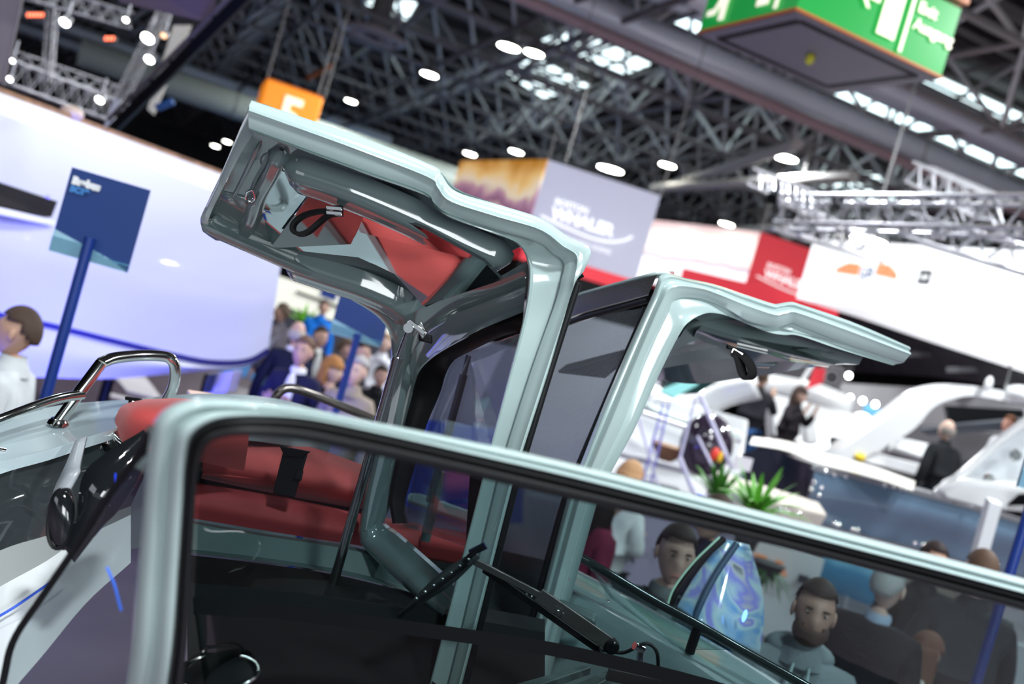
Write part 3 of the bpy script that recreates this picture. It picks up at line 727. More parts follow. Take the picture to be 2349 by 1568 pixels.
prism('sunset_photo', [Vector((g[0].x, g[0].y, z1)) + nl * .03, Vector((g[1].x, g[1].y, z1)) + nl * .03, Vector((g[1].x, g[1].y, z0 - .2)) + nl * .03, Vector((g[0].x, g[0].y, z0 - .2)) + nl * .03],
      [Vector((g[0].x, g[0].y, z1)), Vector((g[1].x, g[1].y, z1)), Vector((g[1].x, g[1].y, z0 - .2)), Vector((g[0].x, g[0].y, z0 - .2))], palesun, t, smooth=False)
hprism('bounce_cover', [Vector((p.x, p.y, 0)) for p in bs], z1 + .002, z1 + .03, M['black'], t, smooth=False)  # added over the open cube top to stop red bounce light
for q in bs[:3]: bar(t, Vector((q.x, q.y, z1)), Vector((q.x, q.y, HL)), .015, M['darksteel'], 'hanger', 6)
# red roof edge of that stand running down to the right, and black below
o, _, _ = horiz_box('stand_fascia', 'red roof edge band below the red banner cube', 'fascia', P(1560, 640, 23.5), P(1932, 722, 21.5), P(1932, 760, 21.5).z, P(1932, 700, 21.5).z, .3, mred_)
# white emblem fascia
FA = P(1872, 556, 21.5); FB = P(2345, 590, 16.6); zt = 5.95; zb = 4.62
mfas = mat('backlit_white_fascia', (.9, .91, .93), .5, emis=.62, ecol=(.95, .96, 1))
xd = (FB - FA); xd.z = 0; xd.normalize(); n_ = xd.cross(NZ); n_ = n_ if n_.dot(CAM - FA) > 0 else -n_
t = thing('emblem_fascia', 'big white lit stand fascia with the orange winged emblem', 'fascia', FA)
FAx = FA - xd * .1; FBx = FB
hprism('panel', [FAx, FBx, FBx - n_ * .4, FAx - n_ * .4], zb, zt, mfas, t, smooth=False)
FC = FBx + xd * .04
hprism('panel', [FC, FC + xd * 4, FC + xd * 4 - n_ * .4, FC - n_ * .4], zb, zt, mfas, t, smooth=False)
morp = mat('orange_emblem', (.95, .28, .08), .5, emis=.3); mblk = mat('black_emblem', (.02, .025, .035), .5)
O = Vector((FA.x, FA.y, 0)); Lf_ = (FB - FA).length
def at_px(x, y):                       # point on fascia plane under a pixel
    r = FW + (x - 1174.5) / FPX * CR - (y - 784) / FPX * CU
    return CAM + r * ((FA - CAM).dot(n_) / r.dot(n_))
def wing(a, b, sgn, c=None):
    for k in range(5):
        h0 = k / 5; h1 = (k + .82) / 5; hh_ = (c - a).length
        inset = lambda h: (b - a) * (.0 + .55 * h * h) * 1.0
        pts = [a + inset(h0) * 1 + NZ * hh_ * h0, b + NZ * hh_ * h0, b + NZ * hh_ * h1, a + inset(h1) + NZ * hh_ * h1]
        prism('wing_feather', [p + n_ * .03 for p in pts], [p + n_ * .0 for p in pts], morp, t, smooth=False)
wing(at_px(1917, 624), at_px(1968, 632), 1, at_px(1917, 624) + NZ * .24)
wing(at_px(2058, 640), at_px(2010, 630), -1, at_px(2058, 640) + NZ * .24)
em = at_px(1984, 633)
text(t, 'GB', em - xd * .17 - NZ * .02 + n_ * .02, xd, NZ, .30, mat('slate_emblem', (.15, .2, .32), .5), .004, .004)
text(t, '1956', em - xd * .13 - NZ * .10 + n_ * .02, xd, NZ, .09, M['navy'], .003)
bp = at_px(2105, 650)
prism('logo_block', [p + n_ * .03 for p in (bp, bp + xd * .28, bp + xd * .28 + NZ * .26, bp + NZ * .26)], [p for p in (bp, bp + xd * .28, bp + xd * .28 + NZ * .26, bp + NZ * .26)], mblk, t, smooth=False)
text(t, 'UBP', bp + xd * .03 + NZ * .08 + n_ * .035, xd, NZ, .13, mwl, .003, .002)
text(t, 'GRAND BANKS YACHTS', bp + xd * .36 + NZ * .10 + n_ * .01, xd, NZ, .10, mat('pale_grey_print', (.62, .63, .68), .5), .003)
# lower fascia (soffit running to lower right) and black underside
e1 = [Vector((q.x, q.y, zb)) + n_ * .01 for q in (FAx, FAx.lerp(FBx, .5), FBx, FBx + xd * 1.2, FBx + xd * 4)]
e2 = [P(1925, 712, 21.2), P(2130, 782, 18.6), P(2346, 852, 16.6), P(2460, 892, 15.8), P(2640, 955, 14.8)]
t = loft('stand_soffit', [e1, e2], mfas, None, n=12, sm=False, smooth=False); tag(t, 'white sloping soffit under the emblem fascia', 'fascia')
e3 = [P(1900, 850, 22.5), P(2130, 862, 20.5), P(2346, 892, 18.5), P(2460, 915, 17.5), P(2640, 975, 16.5)]
t = loft('stand_ceiling', [[p + FW * .02 for p in e2], e3], mbk_ if 'mbk_' in globals() else mat('black_ceiling_panel', (.018, .017, .022), .5, spec=.2), None, n=12, sm=False, smooth=False); tag(t, 'black stand ceiling below the white soffit', 'ceiling panel')
for (x, y, d) in [(2100, 812, 20.2), (2210, 848, 18.8), (2020, 790, 21.2)]:
    t = box('ceiling_speaker', P(x, y, d - .9), CR * .3, FW * .04, CU * .05, mat('grey_panel_%d' % x, (.10, .10, .11), .5), bevel=.01); tag(t, {2100: 'middle', 2210: 'right', 2020: 'left'}[x] + ' grey light track on the black stand ceiling', 'light track')
# back walls of the stand
mgw = mat('grey_stand_wall', (.36, .35, .37), .7); mgd = mat('dark_stand_wall', (.06, .055, .065), .6)
t = slab('stand_wall', [P(1930, 880, 20), P(2349, 905, 19), P(2420, 1000, 19), P(2349, 1100, 19), P(2050, 1100, 20), P(1915, 1000, 20)], .15, mgw, smooth=False); tag(t, 'grey stand wall behind the white arch boat', 'wall panel')
t = slab('stand_wall', [P(1790, 845, 21), P(1960, 838, 21), P(1925, 960, 21), P(1780, 950, 21)], .15, mgd, smooth=False); tag(t, 'dark stand wall with a round emblem behind the red flag', 'wall panel')
t = thing('wall_emblem', 'faint grey ring emblem on the dark stand wall', 'emblem', P(1908, 865, 20.8))
for r_ in (.26, .15): tube('ring', [P(1908, 865, 20.7) + CR * (r_ * math.cos(a / 24 * 2 * math.pi)) + CU * (r_ * math.sin(a / 24 * 2 * math.pi)) for a in range(25)], .018, mgw, t, seg=6)
t = slab('flag', [P(1868, 842, 16), P(1895, 845, 16), P(1888, 878, 16), P(1850, 892, 16), P(1862, 862, 16)], .02, mred_, smooth=False); tag(t, 'small red flag hanging under the right door tip', 'flag')
t = tube('flagpole', [P(1880, 812, 16), P(1832, 886, 16)], .035, M['whiteboat']); tag(t, 'white flagpole beside the small red flag', 'pole')
mbtv = mat('blue_screen', (.1, .3, .5), .3, emis=.5, ecol=(.1, .28, .5))
t = slab('screen', [P(1985, 925, 19), P(2060, 955, 19), P(2040, 985, 19), P(1980, 962, 19)], .06, mbtv, smooth=False); tag(t, 'blue lit screen behind the white arch', 'screen')
# glowing round lamps
mglow = mat('glowing_ball', (1, 1, 1), .4, emis=3.0)
for i, (x, y, r_) in enumerate([(1905, 948, 26), (1975, 972, 26)]):
    c = P(x, y, 18); t = thing('globe_lamp', ['left', 'right'][i] + ' of two big glowing white globes', 'lamp', (c.x, c.y, 0))
    mesh('globe', *ball_v(c, r_ / 127, r_ / 127, r_ / 127, 20, 14), mglow, t); bar(t, (c.x, c.y, 0), c, .03, M['alu'], 'stem', 8); mesh('foot', *lathe_v((c.x, c.y, 0), [(.2, 0), (.2, .02), (.03, .04)], 16), M['alu'], t)
for i, (x, y) in enumerate([(1924, 905), (1950, 912), (1979, 919), (2008, 927), (1947, 861), (2352, 838)]):
    t = mesh('spot_lamp', *ball_v(P(x, y, 18.97), .055, .055, .055, 10, 7), mhot); tag(t, ['first', 'second', 'third', 'fourth', 'upper single', 'far right'][i] + ' small downlight from the left on the grey stand', 'lamp')
# far left-centre background: cream stand behind the crowd
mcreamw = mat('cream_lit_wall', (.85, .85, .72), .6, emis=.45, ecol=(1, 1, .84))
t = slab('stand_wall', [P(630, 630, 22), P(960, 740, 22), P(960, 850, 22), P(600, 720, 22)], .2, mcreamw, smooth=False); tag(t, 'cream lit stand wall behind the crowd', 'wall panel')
t = slab('stand_wall', [P(640, 700, 21), P(800, 745, 21), P(920, 800, 21), P(900, 1000, 21), P(560, 900, 21)], .2, mgd, smooth=False); tag(t, 'dark stand wall directly behind the crowd', 'wall panel')
t = slab('hanging_panel', [P(680, 666, 21.9), P(790, 706, 21.9), P(788, 712, 21.9), P(678, 672, 21.9)], .1, M['black'], smooth=False); tag(t, 'thin black header across the cream wall', 'panel')
t = slab('screen', [P(738, 660, 21.9), P(772, 672, 21.9), P(768, 690, 21.9), P(734, 678, 21.9)], .1, mat('blue_display', (.02, .06, .3), .5), smooth=False); tag(t, 'small blue display on the cream wall', 'screen')

# ---- behind door window: blue wall panels
t = slab('stand_wall', [P(900, 740, 12), P(1200, 800, 12), P(1200, 1020, 12), P(900, 975, 12)], .1, mat('grey_blue_stand_panel', (.17, .18, .24), .6), smooth=False); tag(t, 'grey blue stand panel seen through the left door window', 'wall panel')
t = slab('stand_wall', [P(900, 952, 11.8), P(1200, 994, 11.8), P(1200, 1200, 11.8), P(880, 1200, 11.8)], .1, mat('royal_blue_panel', (.004, .03, .30), .5), smooth=False); tag(t, 'royal blue stand panel low in the left door window', 'wall panel')
t = slab('stand_wall', [P(1205, 690, 15), P(1520, 770, 15), P(1500, 1200, 15), P(1205, 1150, 15)], .1, mat('pale_stand_wall', (.50, .50, .54), .6), smooth=False); tag(t, 'pale grey stand wall behind the right door window', 'wall panel')
# ---- white wall and sea poster behind the men (seen through windscreen)
mlilac = mat('lilac_poster', (.42, .36, .48), .6, emis=.12)
t = slab('stand_wall', [P(1330, 1130, 9), P(1700, 1230, 9), P(1640, 1500, 9), P(1280, 1420, 9)], .1, mlilac, smooth=False); tag(t, 'lilac grey stand wall behind the man in the dark vest', 'wall panel')
for i, (x, y, w_) in enumerate([(1466, 1243, 26), (1505, 1262, 16), (1450, 1282, 14)]):
    t = slab('boat_silhouette', [P(x - w_ / 2, y - 3, 8.9), P(x + w_ * .2, y - 4, 8.9), P(x + w_ / 2, y + 10, 8.9), P(x, y + 9, 8.9)], .02, M['navyd'], smooth=False); tag(t, ['larger', 'right', 'lower'][i] + ' dark boat silhouette printed on the lilac wall', 'print')
WQ = [P(1700, 1220, 8.6), P(1892, 1282, 8.5), P(1840, 1470, 8.5), P(1640, 1440, 8.6)]
t = thing('counter_wall', 'white counter wall repeating the orange emblem behind the bearded man', 'counter', WQ[2])
slab('panel', WQ, .12, M['whiteboat'], t, smooth=False)
WD = P(1760, 1300, 8.45)
xw = (P(1830, 1320, 8.45) - P(1770, 1300, 8.45)); xw.z = 0; xw.normalize()
for k in range(4):
    a = P(1722, 1296, 8.4) + NZ * (.03 * k); prism('wing_feather', [a + CU * 0, a + xw * .11, a + xw * .11 + NZ * .022, a + NZ * .022], [p - xw.cross(NZ) * -.01 for p in [a, a + xw * .11, a + xw * .11 + NZ * .022, a + NZ * .022]], morp, t, smooth=False)
    a = P(1770, 1312, 8.4) + NZ * (.03 * k); wd_ = .13 - .02 * k; prism('wing_feather', [a, a + xw * wd_, a + xw * wd_ + NZ * .022, a + NZ * .022], [p - xw.cross(NZ) * -.01 for p in [a, a + xw * wd_, a + xw * wd_ + NZ * .022, a + NZ * .022]], morp, t, smooth=False)
a = P(1828, 1334, 8.4); prism('logo_block', [a, a + xw * .09, a + xw * .09 + NZ * .07, a + NZ * .07], [p + FW * .01 for p in (a, a + xw * .09, a + xw * .09 + NZ * .07, a + NZ * .07)], mblk, t, smooth=False)
sea = photo_mat('sea_photo_print', [(0, (.01, .10, .20)), (.35, (.02, .22, .42)), (.5, (.25, .62, .85)), (.6, (.03, .25, .45)), (1, (.01, .12, .28))], 2.2, emis=.25, dist=.9, z0=0, z1=.7)
t = slab('wall_poster', [P(1892, 1270, 9), P(2060, 1322, 9), P(2030, 1400, 9), P(1872, 1345, 9)], .05, sea, smooth=False); tag(t, 'blue sea photograph poster behind the white haired man', 'poster')
t = slab('stand_wall', [P(1860, 1345, 9.2), P(2420, 1500, 9.2), P(2349, 1700, 9.2), P(1800, 1640, 9.2)], .1, mat('pale_grey_wall', (.5, .52, .56), .6), smooth=False); tag(t, 'pale grey low wall behind the white haired man', 'wall panel')
for i, x in enumerate([1915, 1943]):
    t = tube('chrome_post', [P(x, 1368, 8.8), P(x - 22, 1446, 8.8)], .03, M['alu']); tag(t, ['left', 'right'][i] + ' chrome post below the sea poster', 'post')
mcw = mat('blue_floor_carpet', (.01, .07, .18), .9)
t = slab('platform', [P(1650, 1470, 6.6), P(1760, 1500, 6.5), P(1760, 1600, 6.5), P(1600, 1600, 6.6)], .1, mcw, smooth=False); tag(t, 'dark blue platform side left of the bearded man', 'platform')

# ---- white display base below right arch etc: navy hull boat
def dr(x): return 8.6 + (x - 1700) / 649 * 1.6
nb_ = thing('motor_yacht', 'slate blue hulled motor yacht with white deck at the right', 'yacht', P(2000, 1300, 9.4))
tp = [(1868, 1078), (1960, 1098), (2080, 1128), (2200, 1160), (2349, 1203), (2500, 1250)]
bt = [(1840, 1190), (1940, 1218), (2060, 1248), (2180, 1280), (2349, 1325), (2500, 1365)]
T_ = [P(x, y, dr(x)) for x, y in tp]; B__ = [P(x, y, dr(x) + .35) for x, y in bt]
loft('hull_side', [T_, [a.lerp(b, .35) + FW * -.06 for a, b in zip(T_, B__)], [a.lerp(b, .7) + FW * .0 for a, b in zip(T_, B__)], B__], M['navy'], nb_, n=30, cross=12)
loft('rub_rail', [[p - NZ * .0 + FW * -.03 for p in T_], [p + NZ * .05 + FW * -.03 for p in T_], [p + NZ * .05 + FW * .1 for p in T_], [p + FW * .1 for p in T_]], M['alu'], nb_, n=30, closed=True, caps=True)
loft('deck', [[p + NZ * .05 for p in T_], [p + NZ * .07 + FW * .8 - CR * .1 for p in T_]], M['whiteboat'], nb_, n=20)
fore = [[P(1700, 1040, 9.4), P(1760, 1025, 9.3), P(1830, 1055, 9.2), T_[0]], [P(1715, 1110, 9.6), P(1780, 1110, 9.5), P(1830, 1130, 9.4), T_[0].lerp(B__[0], .5)], [P(1760, 1150, 9.8), P(1800, 1170, 9.7), P(1840, 1190, 9.5), B__[0]]]
loft('bow_side', fore, M['navyd'], nb_, n=16, cross=8)  # bow end of the slate hull, its shadow side coloured dark navy
loft('gunwale', [[P(1720, 1018, 9.4), P(1800, 1032, 9.35), P(1880, 1062, 9.1), P(1990, 1090, 9.0), P(2095, 1125, 8.9)], [P(1725, 1005, 9.5), P(1805, 1018, 9.45), P(1890, 1048, 9.3), P(2000, 1078, 9.1), P(2098, 1108, 9.0)],
                 [P(1727, 1002, 10.0), P(1807, 1012, 9.9), P(1895, 1040, 9.8), P(2005, 1070, 9.6), P(2100, 1104, 9.4)]], mat('cream_gunwale', (.80, .77, .70), .3), nb_, n=24, angle=30)
loft('strake', [[P(x, y + 18, dr(x) + .34) for x, y in bt], [P(x, y + 4, dr(x) + .30) for x, y in bt], [P(x, y - 2, dr(x) + .3) for x, y in bt]], M['alu'], nb_, n=20)
mstud = mat('shiny_stud', (1, 1, 1), .02, metal=1, emis=0)
for (x, y) in [(1895, 1080), (1915, 1088), (1940, 1092), (2030, 1112), (2050, 1116), (2066, 1118), (2080, 1122), (2195, 1142), (2228, 1160), (2250, 1155), (2260, 1165), (1868, 1105), (1885, 1118), (1880, 1134), (1862, 1120)]:
    mesh('deck_fitting', *ball_v(P(x, y, dr(x) - .06), .022, .022, .022, 10, 7), mstud, nb_)
for (x, y) in [(1790, 1168), (1805, 1175), (1832, 1180), (1915, 1200), (1925, 1204), (1955, 1214), (1968, 1216), (2098, 1245), (2116, 1249), (2290, 1290)]:
    mesh('strake_fitting', *ball_v(P(x, y, 8.4 + (x - 1700) / 649 * 1.4), .022, .022, .022, 10, 7), mstud, nb_)
# white radar arch boat
wb = thing('flybridge_yacht', 'white yacht with a broad curved radar arch at the right', 'yacht', P(2150, 1150, 13))
out = [(1910, 1050), (1960, 1010), (2050, 950), (2110, 905), (2160, 888), (2230, 885), (2349, 905), (2450, 925)]
inn = [(1950, 1062), (2010, 1035), (2095, 985), (2140, 935), (2185, 915), (2240, 908), (2349, 928), (2450, 950)]
o1 = [P(x, y, 13) for x, y in out]; i1 = [P(x, y, 13) for x, y in inn]
loft('radar_arch', [[p + FW * .5 for p in o1], o1, i1, [p + FW * .5 for p in i1]], M['whiteboat'], wb, n=40, angle=30)
slab('coaming', [P(1975, 1030, 13.2), P(2140, 1070, 13), P(2130, 1098, 13), P(1955, 1052, 13.2)], .3, M['whiteboat'], wb, bevel=.02)
slab('cockpit_side', [P(1980, 1048, 13.3), P(2150, 1090, 13.3), P(2120, 1140, 13), P(1960, 1082, 13.2)], .2, mat('beige_grey_side', (.33, .32, .31), .6), wb, bevel=.01)
slab('seat_back', [P(2060, 1000, 13.6), P(2150, 1020, 13.6), P(2130, 1055, 13.5), P(2050, 1030, 13.6)], .3, M['whiteboat'], wb, bevel=.04)
slab('canopy', [P(2110, 985, 14.5), P(2200, 975, 14.4), P(2349, 962, 14), P(2349, 985, 14), P(2200, 992, 14.4), P(2130, 998, 14.5)], .3, mat('charcoal_canopy', (.03, .035, .05), .5), wb, bevel=.02)
slab('windscreen', [P(2170, 930, 15), P(2349, 940, 15), P(2349, 965, 15), P(2180, 975, 15)], .1, M['black'], wb, smooth=False)
mesh('radar_dome', *ball_v(P(2345, 905, 13), .22, .22, .12), M['whiteboat'], wb)
tube('antenna', [P(2305, 895, 13), P(2318, 838, 13)], .02, M['steel'], wb); mesh('nav_light', *ball_v(P(2268, 880, 12.9), .05, .05, .10), M['whiteboat'], wb)
slab('stern_side', [P(1905, 1050, 13.1), P(1950, 1062, 13), P(1990, 1080, 13), P(1960, 1095, 13), P(1880, 1065, 13.1)], .5, M['whiteboat'], wb, bevel=.03)
t = mesh('fender_buoy', *ball_v(P(1973, 1048, 12.98), .075, .06, .06), mat('yellow_buoy', (.85, .62, .03), .4)); tag(t, 'small yellow buoy lying on the white yacht side', 'buoy')
t = slab('dark_boat', [P(2040, 960, 15.4), P(2349, 1000, 15), P(2349, 1110, 15), P(2150, 1110, 15), P(2060, 1040, 15.2)], .6, mgd, bevel=.05); tag(t, 'dark boat side behind the man in black', 'boat')
# near white wing with body
ww = thing('white_motorboat', 'white motorboat superstructure cut by the right edge', 'boat', P(2250, 1150, 7.8))
slab('wing_side', [P(2440, 905, 7.8), P(2300, 1000, 7.9), P(2195, 1090, 8), P(2140, 1128, 8), P(2180, 1142, 8), P(2349, 1150, 7.8), P(2440, 1160, 7.7)], .4, mat('cool_white_gelcoat', (.66, .70, .74), .2, coat=.5), ww, bevel=.04)
loft('moulding', [[P(2138, 1128, 7.9), P(2195, 1084, 7.9), P(2300, 992, 7.8), P(2440, 895, 7.7)], [P(2150, 1135, 7.85), P(2205, 1093, 7.85), P(2308, 1002, 7.75), P(2440, 908, 7.6)]], M['whiteboat'], ww, n=20, solid=.04)
slab('lower_body', [P(2140, 1125, 7.8), P(2200, 1098, 7.7), P(2440, 1120, 7.4), P(2440, 1185, 7.4), P(2260, 1168, 7.6), P(2170, 1145, 7.8)], .5, M['whiteboat'], ww, bevel=.05)
slab('side_vent', [P(2310, 1160, 7.55), P(2335, 1138, 7.4), P(2430, 1128, 7.3), P(2430, 1160, 7.3)], .03, M['black'], ww, bevel=.01)
for (x, y) in [(2330, 1044), (2240, 1120), (2268, 1100)]:
    mesh('porthole_fitting', *lathe_v(P(x, y, 7.75), [(.05, 0), (.04, .02), (.02, .02)], 14, -FW), M['steel'], ww)
pp = P(2293, 1155, 7.2); t = thing('display_post', 'white rectangular post standing in front of the slate blue hull', 'post', (pp.x, pp.y, 0))
slab('post', [P(2272, 1150, 7.2), P(2300, 1158, 7.2), P(2190, 1560, 7.6), P(2160, 1552, 7.6)], .09, M['white'], t, bevel=.006)

# ---- white boat with ladders behind the plants
lb_ = thing('white_cruiser', 'blurred white cruiser with open cockpit under the right door', 'boat', P(1550, 1150, 11))
slab('hull_side', [P(1500, 900, 12), P(1720, 960, 12), P(1700, 1100, 11.6), P(1640, 1240, 11.2), P(1380, 1160, 11.4), P(1400, 1040, 11.6)], .4, M['whiteboat'], lb_, bevel=.05)
loft('cabin_top', [[P(1480, 870, 12.5), P(1560, 905, 12.4), P(1640, 870, 12.2), P(1720, 855, 12)], [P(1480, 900, 12.3), P(1560, 940, 12.1), P(1650, 905, 12), P(1730, 880, 11.8)]], M['whiteboat'], lb_, n=18, solid=.25)
slab('windscreen', [P(1520, 880, 11.8), P(1600, 860, 11.9), P(1660, 868, 12), P(1600, 905, 11.9), P(1540, 905, 11.8)], .05, mat('dark_wind_glass', (.02, .05, .05), .1, coat=1), lb_, bevel=.01)
slab('awning', [P(1512, 895, 11.4), P(1580, 868, 11.5), P(1604, 880, 11.5), P(1545, 912, 11.4)], .05, mat('teal_awning', (.25, .62, .60), .3, emis=.15), lb_, bevel=.01)
loft('gunwale', [[P(1480, 920, 11.6), P(1560, 950, 11.5), P(1650, 975, 11.4), P(1700, 990, 11.4)], [P(1478, 932, 11.5), P(1556, 962, 11.4), P(1646, 986, 11.3), P(1698, 1000, 11.3)]], mat('sage_stripe', (.50, .58, .55), .4), lb_, n=16, solid=.08)
tube('handrail', [P(1470, 945, 11.2), P(1560, 975, 11.1), P(1640, 1000, 11), P(1700, 1010, 11)], .025, M['alu'], lb_, n=14)
tube('handrail', [P(1420, 1040, 11.2), P(1500, 1060, 11.1), P(1600, 1085, 11), P(1660, 1100, 11)], .04, mat('grey_cockpit_rail', (.45, .45, .48), .5), lb_, n=14)
slab('cockpit_step', [P(1430, 1085, 11), P(1560, 1120, 10.9), P(1550, 1145, 10.9), P(1425, 1110, 11)], .2, mat('grey_step', (.42, .42, .45), .5), lb_, bevel=.02)
bk = thing('white_arch_boat', 'white boat with swept arch behind the photographing couple', 'boat', P(1800, 1000, 17))
loft('arch', [[P(1600, 900, 17), P(1680, 870, 17), P(1760, 858, 17), P(1880, 880, 17), P(1960, 915, 17)], [P(1590, 920, 16.9), P(1680, 892, 16.9), P(1760, 885, 16.9), P(1880, 915, 16.9), P(1950, 950, 16.9)]], M['whiteboat'], bk, n=24, solid=.4)
slab('cabin_side', [P(1770, 900, 16.8), P(1930, 940, 16.8), P(2080, 975, 16.8), P(2020, 1040, 16.5), P(1900, 1050, 16.5), P(1780, 1020, 16.5)], .5, M['whiteboat'], bk, bevel=.05)
slab('leg', [P(1838, 920, 16), P(1862, 925, 16), P(1880, 1020, 16), P(1850, 1020, 16)], .3, M['whiteboat'], bk, bevel=.05)
slab('side_window', [P(1905, 1000, 16.2), P(1990, 1010, 16.2), P(1960, 1040, 16.1), P(1905, 1035, 16.1)], .05, M['black'], bk, bevel=.01)
# tall trestle / ladder poles
lav = mat('pale_lavender_pole', (.62, .60, .78), .4); lav2 = mat('violet_blue_pole', (.30, .30, .72), .4)
def lad(lb, A, B, d, w_, m_, n=7):
    a, b = P(*A, d), P(*B, d); t = thing('step_ladder', lb, 'ladder', b)
    s_ = CR * w_
    bar(t, a - s_ * .6, b - s_, .013, m_, 'rail', 8); bar(t, a + s_ * .6, b + s_, .013, m_, 'rail', 8)
    for k in range(1, n):
        f_ = k / n; p = a.lerp(b, f_); bar(t, p - s_ * (.6 + .4 * f_), p + s_ * (.6 + .4 * f_), .008, m_, 'rung', 6)
lad('narrow violet ladder standing left in front of the white cruiser', (1528, 925), (1480, 1120), 10.4, .05, lav2)
for i, (a, b, d, lb) in enumerate([((1605, 905), (1680, 1075), 9.6, 'long pale pole leaning across the cruiser toward the palm'), ((1600, 1000), (1660, 1120), 9.4, 'short pale pole left of the red flower'),
                                   ((1460, 940), (1520, 1150), 10, 'thin pole near the left of the cruiser'), ((1596, 910), (1560, 1050), 9.8, 'pale pole leaning left from the pole joint'), ((1560, 1050), (1610, 1180), 9.2, 'broad pale trestle leg above the blue cloth')]):
    t = tube('trestle_pole', [P(*a, d), P(*b, d)], .022 if i in (0, 4) else .014, lav); tag(t, lb, 'pole')
t = mesh('wooden_bowl', *lathe_v(P(1530, 1040, 10.6), [(.06, -.08), (.13, -.02), (.20, .09), (.17, .08), (.10, .0)], 20), M['teak']); tag(t, 'brown wooden bowl on the white cruiser', 'bowl')
t = slab('blue_cloth', [P(1595, 1130, 8.8), P(1680, 1160, 8.8), P(1740, 1200, 8.7), P(1620, 1190, 8.8)], .08, mat('vivid_blue_cloth', (.01, .10, .75), .7, bump=.3, bscale=30), bevel=.03); tag(t, 'vivid blue cloth lying under the palm', 'cloth')
t = slab('planter_bench', [P(1640, 1075, 9), P(1880, 1150, 9), P(1900, 1180, 8.8), P(1640, 1120, 8.9)], .3, mat('cream_bench', (.78, .70, .62), .6), bevel=.03); tag(t, 'cream bench edge holding the palm planters', 'bench')
t = mesh('dark_tender', *ball_v(P(1620, 1020, 10.1), .27, .27, .33, 20, 12), mat('dark_plum_dome', (.03, .02, .035), .15, coat=1)); tag(t, 'glossy dark dome behind the leaning pole', 'dome')
t = slab('info_card', [P(1690, 1045, 8.9), P(1728, 1053, 8.9), P(1720, 1082, 8.9), P(1682, 1074, 8.9)], .02, mat('pale_card', (.75, .72, .76), .6), smooth=False); tag(t, 'pale info card standing above the palm', 'card')
# ---- plants
def palm(lb, x, y, d, n, ln, spread, m_, seed, potz=.25, upb=.9):
    r_ = random.Random(seed); c = P(x, y, d); t = thing('potted_palm', lb, 'plant', c)
    mesh('pot', *lathe_v(c - NZ * potz, [(.08, 0), (.12, potz * .95), (.13, potz), (.10, potz * .97)], 16), M['pot'], t)
    for k in range(n):
        a = 2 * math.pi * k / n + r_.uniform(-.2, .2); e = r_.uniform(.25, 1.1) * spread
        o = Vector((math.cos(a) * e, math.sin(a) * e, upb * r_.uniform(.7, 1.1))).normalized(); L = ln * r_.uniform(.75, 1.1)
        side = o.cross(NZ).normalized(); V = []; F = []
        N = 7
        for i in range(N):
            f_ = i / (N - 1); p = c + o * L * f_ - NZ * (L * .45 * f_ * f_ * e / max(spread, .01)); w_ = ln * .055 * math.sin(math.pi * (.08 + .9 * f_)) + .001
            V += [p - side * w_, p + NZ * w_ * .35, p + side * w_]
        for i in range(N - 1):
            b_ = i * 3; F += [(b_, b_ + 1, b_ + 4, b_ + 3), (b_ + 1, b_ + 2, b_ + 5, b_ + 4)]
        mesh('leaf', V, F, m_, t)
palm('bright green palm in front of the shaded yacht bow', 1728, 1185, 7.6, 44, .50, 1.0, M['leaf'], 1)
palm('darker palm left of the bright green palm', 1640, 1150, 8.2, 30, .42, .8, mat('mid_leaf', (.06, .22, .03), .45), 2)
palm('dark hanging plant beside the white counter wall', 1765, 1290, 7.4, 26, .26, 1.4, M['leafd'], 3, potz=.08, upb=-.5)
palm('leafy plant behind the standing crowd at the left', 690, 745, 16.5, 24, .5, 1.1, mat('lime_leaf', (.22, .55, .05), .5), 4)
t = mesh('flower', *ball_v(P(1640, 1042, 8.3), .04, .04, .06), mat('red_flower', (.8, .05, .03), .5)); tag(t, 'red flower head above the darker palm', 'flower')
t = mesh('flower', *ball_v(P(1652, 1048, 8.25), .022, .022, .05), mat('orange_flower', (.9, .5, .03), .5)); tag(t, 'orange yellow flower beside the red one', 'flower')
# ================================================================= people
SK = {}
def skin_mat(c, n):
    if (c, n) not in SK: SK[(c, n)] = mat(n, c, .55, noise_=.08, nscale=12)
    return SK[(c, n)]
meye = mat('eye_white', (.42, .40, .38), .4); miris = mat('dark_iris', (.03, .02, .015), .2); mlip = mat('lips', (.42, .16, .14), .5)
def skinned(verts, edges, radii, root=0, sub=1):
    me = bpy.data.meshes.new('s'); me.from_pydata([tuple(v) for v in verts], edges, []); o = bpy.data.objects.new('s', me); COL.objects.link(o)
    md = o.modifiers.new('skin', 'SKIN'); md.use_smooth_shade = True
    if not me.skin_vertices: 
        bm = bmesh.new(); bm.from_mesh(me); bm.verts.layers.skin.verify(); bm.to_mesh(me); bm.free()
    for i, r_ in enumerate(radii):
        me.skin_vertices[0].data[i].radius = r_ if isinstance(r_, tuple) else (r_, r_)
        me.skin_vertices[0].data[i].use_root = (i == root)
    s_ = o.modifiers.new('sub', 'SUBSURF'); s_.levels = s_.render_levels = sub
    dg = bpy.context.evaluated_depsgraph_get(); out = bpy.data.meshes.new_from_object(o.evaluated_get(dg))
    V = [v.co.copy() for v in out.vertices]; F = [tuple(p.vertices) for p in out.polygons]
    bpy.data.objects.remove(o); bpy.data.meshes.remove(out)
    return V, F
